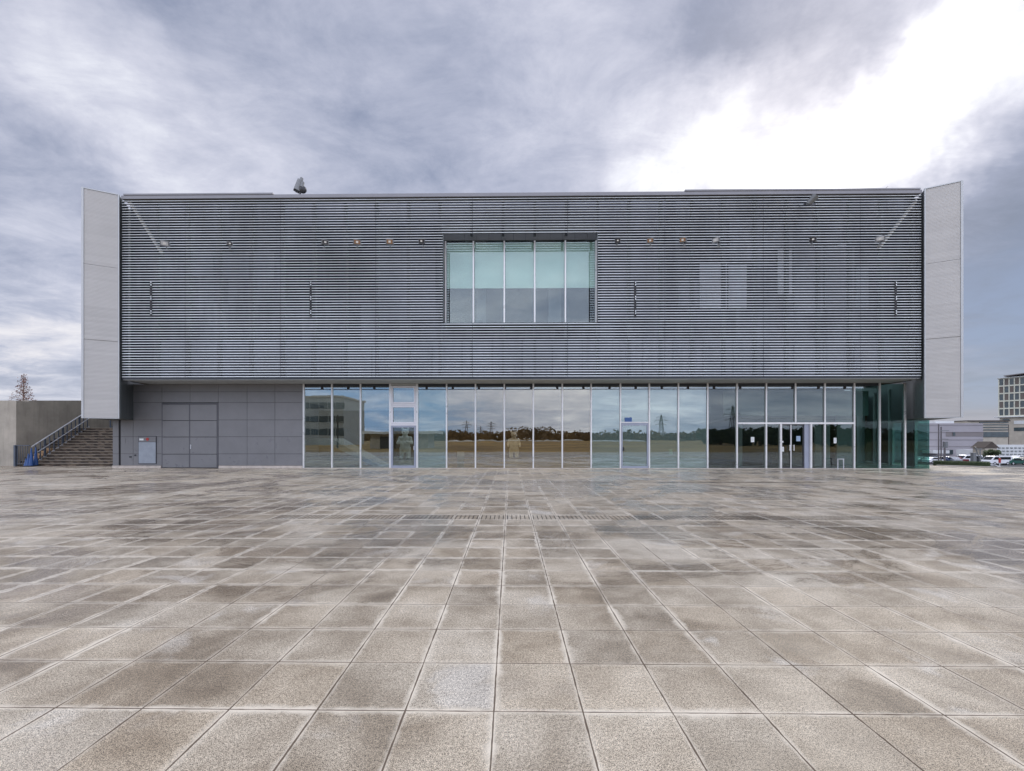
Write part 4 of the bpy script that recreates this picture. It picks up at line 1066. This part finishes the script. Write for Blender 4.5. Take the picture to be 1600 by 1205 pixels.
# hedge along the plaza edge
a, b2 = Vector((24.35, 24.25)), at(1523, 728, 23.3).xy
b2 = Vector((25.9, 22.75))
hg = thing('hedge', 'low clipped green hedge along the plaza edge right of the glass corner', 'hedge', (a.x, a.y, -.05))
q = MB(); d = (b2 - a).normalized(); n2_ = Vector((-d.y, d.x))
if n2_.y < 0: n2_ = -n2_
q.prism([tuple(a + n2_ * .05), tuple(b2 + n2_ * .05), tuple(b2 + n2_ * .5), tuple(a + n2_ * .5)], -.3, .21); link('inner_twigs', q, M['leaf_dark'], hg)
q = MB()
for k in range(4500):
    u_ = random.random(); p_ = a.lerp(b2, u_) + n2_ * random.uniform(0, .55); z_ = random.uniform(-.05, .26) if random.random() < .6 else random.uniform(.19, .27)
    q.leaf((p_.x, p_.y, z_), random.uniform(.012, .028))
link('foliage', q, M['leaf_hedge'], hg)
# utility poles
M['pole'] = mat('weathered_pole', (.13, .12, .125), .8, 0, .15, 2)
def pole(px, Y, py, label, arms=True, r=.09, lean=0.0):
    c = at(px, py, Y); t_ = thing('utility_pole', label, 'utility pole', (c.x, Y, GZ), 'utility poles by the warehouse')
    q = MB(); q.tube((c.x, Y, GZ), (c.x + lean, Y, c.z), r, r * .8, 10); link('pole', q, M['pole'], t_)
    if arms:
        q = MB()
        for k in range(3): q.box(c.x - .1, c.x + 1.0 - .1 * k, Y - .12, Y - .02, c.z - .6 - 1.2 * k, c.z - .5 - 1.2 * k)
        link('crossarm', q, M['lamp_body'], t_)
        q = MB(); q.tube((c.x + .6, Y, c.z - 2.9), (c.x + .6, Y, c.z - 2.1), .28, n=12); link('transformer', q, M['lamp_body'], t_)
    return t_
pole(1466.7, 62, 663, 'tall grey utility pole without crossarms, left of the pair by the warehouse', False)
pole(1470.5, 60, 667, 'grey utility pole carrying crossarms and a transformer, right of the pair', True)
pole(1476, 75, 694, 'short thick grey post right of the two utility poles', False, .17)
c = at(1523.5, 708.5, 60); q = MB(); q.box(c.x - .22, c.x + .22, 60, 60.4, GZ, c.z); q.box(c.x - .26, c.x + .26, 59.95, 60.45, c.z, c.z + .08); tag(link('gate_cabinet', q, M['lamp_body'], None, (c.x, 60, GZ)), 'grey rectangular cabinet post standing at the end of the hedge', 'cabinet')
for px, py, lab in ((1531.5, 702, 'thin lamp pole with short double arm right of the grey cabinet'),):
    c = at(px, py, 62); t_ = thing('lamp_pole', lab, 'lamp pole', (c.x, 62, GZ))
    q = MB(); q.tube((c.x, 62, GZ), (c.x, 62, c.z), .09, .06); link('pole', q, M['lamp_body'], t_)
    q = MB(); q.tube((c.x - .5, 62, c.z), (c.x + .3, 62, c.z + .05), .05); q.tube((c.x - .15, 62, c.z - 1.3), (c.x - .7, 62, c.z + .3), .06); link('arm', q, M['lamp_body'], t_)
c = at(1562, 716, 45); t_ = thing('marker_post', 'thin red and white marker post at the far edge of the plaza', 'post', (c.x, 45, GZ))
q = MB(); q.tube((c.x, 45, GZ), (c.x, 45, c.z + .4), .04); link('pole', q, M['whitewall'], t_)
q = MB(); q.tube((c.x, 45, c.z - .5), (c.x, 45, c.z), .09); link('red_band', q, M['red'], t_)

# ------------------------------------------------------------------ cars
def car(kind, paint, label, loc, rz, group='cars in the car park beyond the plaza'):
    t_ = thing('parked_van' if kind == 'van' else 'parked_car', label, 'van' if kind == 'van' else 'car', (0, 0, 0), group)
    ORG[t_.name] = Vector((0, 0, 0))
    if kind == 'van': L, Wd, H = 4.7, 1.8, 1.95; body = [(-2.35, .3), (2.35, .3), (2.35, .85), (2.1, 1.05), (1.45, 1.75), (1.2, 1.9), (-2.2, 1.9), (-2.35, 1.7)]
    else: L, Wd, H = 4.3, 1.7, 1.45; body = [(-2.15, .3), (2.15, .3), (2.15, .72), (1.95, .85), (1.15, .93), (.5, 1.36), (.2, 1.44), (-1.1, 1.42), (-1.75, 1.0), (-2.1, .92)]
    q = MB(); q.extr(body, -Wd / 2, Wd / 2); bd = link('body', q, M[paint], t_, bevel=.06)
    q = MB()
    win = [(-2.05, 1.15), (1.75, 1.15), (1.3, 1.72), (-2.0, 1.72)] if kind == 'van' else [(-1.6, .98), (.98, .95), (.45, 1.32), (-1.05, 1.34)]
    q.extr(win, -Wd / 2 - .012, Wd / 2 + .012); link('side_windows', q, M['carglass'], t_)
    q = MB()
    if kind == 'van': ws = [(1.40, 1.72), (2.06, 1.08), (2.10, 1.10), (1.45, 1.76)]
    else: ws = [(.50, 1.33), (1.12, .95), (1.16, .97), (.54, 1.37)]
    q.extr(ws, -Wd / 2 + .12, Wd / 2 - .12); link('windscreen', q, M['carglass'], t_)
    for xx in (-1.35, 1.35):
        for s_ in (-1, 1):
            q = MB(); q.tube((xx, s_ * (Wd / 2 - .2), .32), (xx, s_ * (Wd / 2 + .015), .32), .32, n=18); wh = link('wheel', q, M['rubber'], t_)
            q = MB(); q.tube((xx, s_ * (Wd / 2 + .016), .32), (xx, s_ * (Wd / 2 + .025), .32), .19, n=12); link('rim', q, M['rail'], wh)
    for s_ in (-1, 1):
        q = MB(); q.box(L / 2 - .03, L / 2 + .02, s_ * .6 - .16, s_ * .6 + .16, .62, .76); link('headlight', q, M['lamp_lens'], t_)
    t_.location = loc; t_.rotation_euler[2] = rz
    return t_
cars = [('van', 'car_white', 1557, 92, 3.14, 'large white van seen side-on beside the dark green car'),
        ('car', 'car_green', 1584, 92, .1, 'dark green car right of the large white van'),
        ('car', 'car_dark', 1604, 95, .0, 'dark car cut by the right edge of the photo'),
        ('van', 'car_white', 1513, 98, 3.14, 'white van parked in front of the warehouse shutter'),
        ('car', 'car_dark', 1532, 97, 1.2, 'dark car between the two white vans'),
        ('car', 'car_red', 1494, 99, 1.5, 'maroon car left of the white van at the shutter'),
        ('car', 'car_silver', 1484, 99, 1.5, 'silver car right of the short thick post'),
        ('car', 'car_white', 1458, 97, .2, 'white car parked closest to the glass corner of the museum'),
        ('car', 'car_blue', 1474, 100, 1.5, 'navy car behind the utility poles'),
        ('car', 'car_white', 1537, 70, 2.6, 'white hatchback on the lower road with only its roof above the kerb'),
        ('car', 'car_white', 1503, 106, 1.5, 'white car behind the white van at the shutter'),
        ('car', 'car_silver', 1545, 104, .1, 'silver car half hidden behind the large white van'),
        ('car', 'car_white', 1525, 108, 1.3, 'white car in front of the low shed'),
        ('car', 'car_blue', 1570, 104, .2, 'navy car behind the large white van, under the oval block wall'),
        ('car', 'car_white', 1593, 104, .1, 'white car under the oval block wall near the right edge'),
        ('car', 'car_dark', 1466, 104, .3, 'dark car behind the left utility pole'),
        ('car', 'car_silver', 1440, 99, .3, 'silver car seen through the glass corner')]
for kd, pt, px, Y, rz, lab in cars: car(kd, pt, lab, (AX(px, Y), Y, GZ), rz)

# ------------------------------------------------------------------ behind the camera: what the glass mirrors
def mir(px, py, Yv): 
    p_ = at(px, py, Yv); return Vector((p_.x, 2 * YG - Yv, p_.z))
FZ = -.22
# white four-storey block with ribbon windows
Yv = 112; a = mir(540, 621, Yv); b_ = mir(440, 616, Yv)
t_ = thing('ribbon_window_block', 'pale four-storey block with ribbon windows mirrored in the leftmost panes', 'building', (a.x, a.y, FZ))
q = MB(); q.box(b_.x - 12, a.x, a.y - 16, a.y, FZ, a.z); link('wall', q, M['interior_grey'], t_)
for pa, pb in ((629, 638.5), (650, 659), (670, 680)):
    z0_, z1_ = mir(500, pb, Yv).z, mir(500, pa, Yv).z
    xw = b_.x - 11
    while xw < a.x - 1.5:
        q = MB(); q.box(xw, xw + 2.2, a.y + .003, a.y + .08, z0_, z1_); link('window', q, M['winglass'], t_); xw += 2.4
q = MB(); q.box(b_.x - 12.3, a.x + .3, a.y - 16.3, a.y + .3, a.z, a.z + .5); link('roof', q, M['concrete2'], t_)
# flat-roofed pavilion
Yv = 72; a = mir(569, 674, Yv); b_ = mir(677.5, 674, Yv)
t_ = thing('flat_pavilion', 'low flat-roofed grey pavilion mirrored left of the middle of the facade', 'building', ((a.x + b_.x) / 2, a.y, FZ))
q = MB(); q.box(a.x, b_.x, a.y - 7, a.y + 1.2, a.z - .45, a.z); link('roof', q, M['whitewall'], t_)
q = MB(); q.box(a.x + 1.3, b_.x - 1.5, a.y - 6, a.y, FZ, a.z - .452); link('wall', q, M['concrete'], t_)
q = MB(); q.box(a.x + 3, a.x + 5.5, a.y + .003, a.y + .06, FZ, a.z - .9); link('door', q, M['dark'], t_)
# pylons
def pylon(px, Yv, py, label):
    c = mir(px, py, Yv); H = c.z - FZ; t_ = thing('lattice_pylon', label, 'pylon', (c.x, c.y, FZ), 'power pylons across the fields')
    q = MB(); wb = H * .10
    for sx in (-1, 1):
        for sy in (-1, 1): q.tube((c.x + sx * wb, c.y + sy * wb, FZ), (c.x + sx * .4, c.y + sy * .4, FZ + H * .97), .45, .3, 4)
    n = 9
    for i in range(n):
        f0, f1 = i / n, (i + 1) / n; w0, w1 = wb * (1 - f0) + .4 * f0, wb * (1 - f1) + .4 * f1
        for s_ in (-1, 1): q.tube((c.x - s_ * w0, c.y + wb * .3, FZ + H * f0), (c.x + s_ * w1, c.y + wb * .3, FZ + H * f1), .22, n=4)
    link('mast', q, M['lamp_dark'], t_)
    for f, L in ((.60, .20), (.74, .26), (.88, .18)):
        q = MB(); q.tube((c.x - H * L, c.y, FZ + H * f), (c.x + H * L, c.y, FZ + H * f), .3, n=4); q.tube((c.x - H * L, c.y, FZ + H * f), (c.x, c.y, FZ + H * (f + .06)), .2, n=4); q.tube((c.x + H * L, c.y, FZ + H * f), (c.x, c.y, FZ + H * (f + .06)), .2, n=4)
        for s_ in (-1, 1): q.tube((c.x + s_ * H * L, c.y, FZ + H * f), (c.x + s_ * H * L, c.y, FZ + H * (f - .05)), .22, n=4)
        link('crossarm', q, M['lamp_dark'], t_)
    return c
pc_ = [pylon(*a_) for a_ in ((735, 620, 656, 'tall lattice pylon mirrored in the pane right of the left side door'), (755, 760, 667, 'smaller pylon just right of the tall left one'),
      (773, 640, 659, 'lattice pylon mirrored left of the middle bear statue'), (1037, 560, 648, 'lattice pylon mirrored right of the right side door'), (1137, 430, 633, 'tallest pylon mirrored left of the entrance'))]
q = MB()
def wire(a, b2, sag, r=.09, n=14):
    prev = None
    for i in range(n + 1):
        t_ = i / n; p_ = a.lerp(b2, t_) - Vector((0, 0, sag * 4 * t_ * (1 - t_)))
        if prev: q.tube(prev, p_, r, n=4)
        prev = p_
for k, dz in enumerate((0, -3.5)):
    wire(pc_[2] + Vector((0, 0, -4 + dz)), pc_[3] + Vector((0, 0, -6 + dz)), 9); wire(pc_[0] + Vector((0, 0, -4 + dz)), pc_[2] + Vector((0, 0, -4 + dz)), 1); wire(pc_[3] + Vector((0, 0, -6 + dz)), pc_[4] + Vector((0, 0, -10 + dz)), 5)
    wire(pc_[4] + Vector((0, 0, -10 + dz)), pc_[4] + Vector((240, 30, -8 + dz)), 6); wire(pc_[0] + Vector((0, 0, -4 + dz)), pc_[0] + Vector((-260, 60, -2 + dz)), 8)
tag(link('power_lines', q, M['dark'], None, tuple(pc_[2])), 'dark sagging power lines strung between the far pylons', 'power lines')
c = mir(531, 648, 75); t_ = thing('utility_pole', 'dark utility pole with crossarms mirrored before the ribbon-window block', 'utility pole', (c.x, c.y, FZ))
q = MB(); q.tube((c.x, c.y, FZ), c, .16, .12); link('pole', q, M['dark'], t_)
q = MB(); [q.box(c.x - 1.1, c.x + 1.1, c.y - .06, c.y + .06, c.z - .5 - k, c.z - .38 - k) for k in range(3)]; link('crossarm', q, M['dark'], t_)
# long pale greenhouses and the wood on the horizon
for i, (pa, pb, Yv) in enumerate(((700, 822, 230), (826, 905, 250), (930, 1010, 240), (590, 640, 220))):
    a, b_ = mir(pa, 685, Yv), mir(pb, 685, Yv)
    q = MB(); n_ = 6
    for j in range(n_): 
        xa = a.x + (b_.x - a.x) * j / n_; xb = a.x + (b_.x - a.x) * (j + 1) / n_
        q.extr([(xa, FZ), (xb, FZ), (xb, .1), ((xa + xb) / 2, .6), (xa, .1)], a.y - 20, a.y)
    tag(link('greenhouse', q, M['whitewall'], None, (a.x, a.y, FZ)), ['long pale greenhouse row mirrored under the two left pylons', 'pale greenhouse row mirrored right of the middle bear statue', 'pale greenhouse row mirrored at the right side door', 'pale greenhouse row mirrored beside the pavilion'][i], 'greenhouse', 'greenhouses out in the field')
q = MB(); rw_ = random.Random(11)
for k in range(1500):
    X = rw_.uniform(-330, 330); Yy = -rw_.uniform(235, 300)
    prof = 5.2 + 1.5 * math.sin(X * .031 + 1) + 1.0 * math.sin(X * .093) + .9 * math.sin(X * .31)
    h = max(3.5, prof * rw_.uniform(.7, 1.12)); r_ = rw_.uniform(2.2, 4.5)
    zc = FZ + h * rw_.uniform(.35, .85)
    for j in range(22):
        d_ = Vector((rw_.gauss(0, 1), rw_.gauss(0, 1), rw_.gauss(0, 1))).normalized()
        random_leaf = (X + d_.x * r_, Yy + d_.y * r_, max(FZ, zc + d_.z * r_ * .8)); q.leaf(random_leaf, rw_.uniform(.5, 1.1))
o = link('far_wood', q, M['wood_mass'], None, (0, -260, FZ)); o['kind'] = 'stuff'; o['label'] = 'dark brown wood along the horizon mirrored in the glass'; 
# nearer dark trees mirrored right of the middle
tt_ = [(1120, 120, 672, 'dark broad tree mirrored in the pane of the small bear figure'), (1160, 100, 676, 'dark broad tree mirrored left of the entrance doors'), (1195, 105, 671, 'dark tall tree mirrored beside the left entrance door'),
       (1235, 110, 674, 'dark tree mirrored above the entrance doors'), (1285, 100, 668, 'dark tree mirrored right of the entrance doors'), (1330, 105, 673, 'dark tree mirrored at the right end of the entrance glazing')]
for px, Yv, py, lab in tt_:
    c = mir(px, py, Yv); h = c.z - FZ; bush('broadleaf_tree', lab, 'tree', c.x, c.y, FZ, 8.5, h, 'leaf_dark', 1500, .38, group='trees by the field mirrored near the entrance')
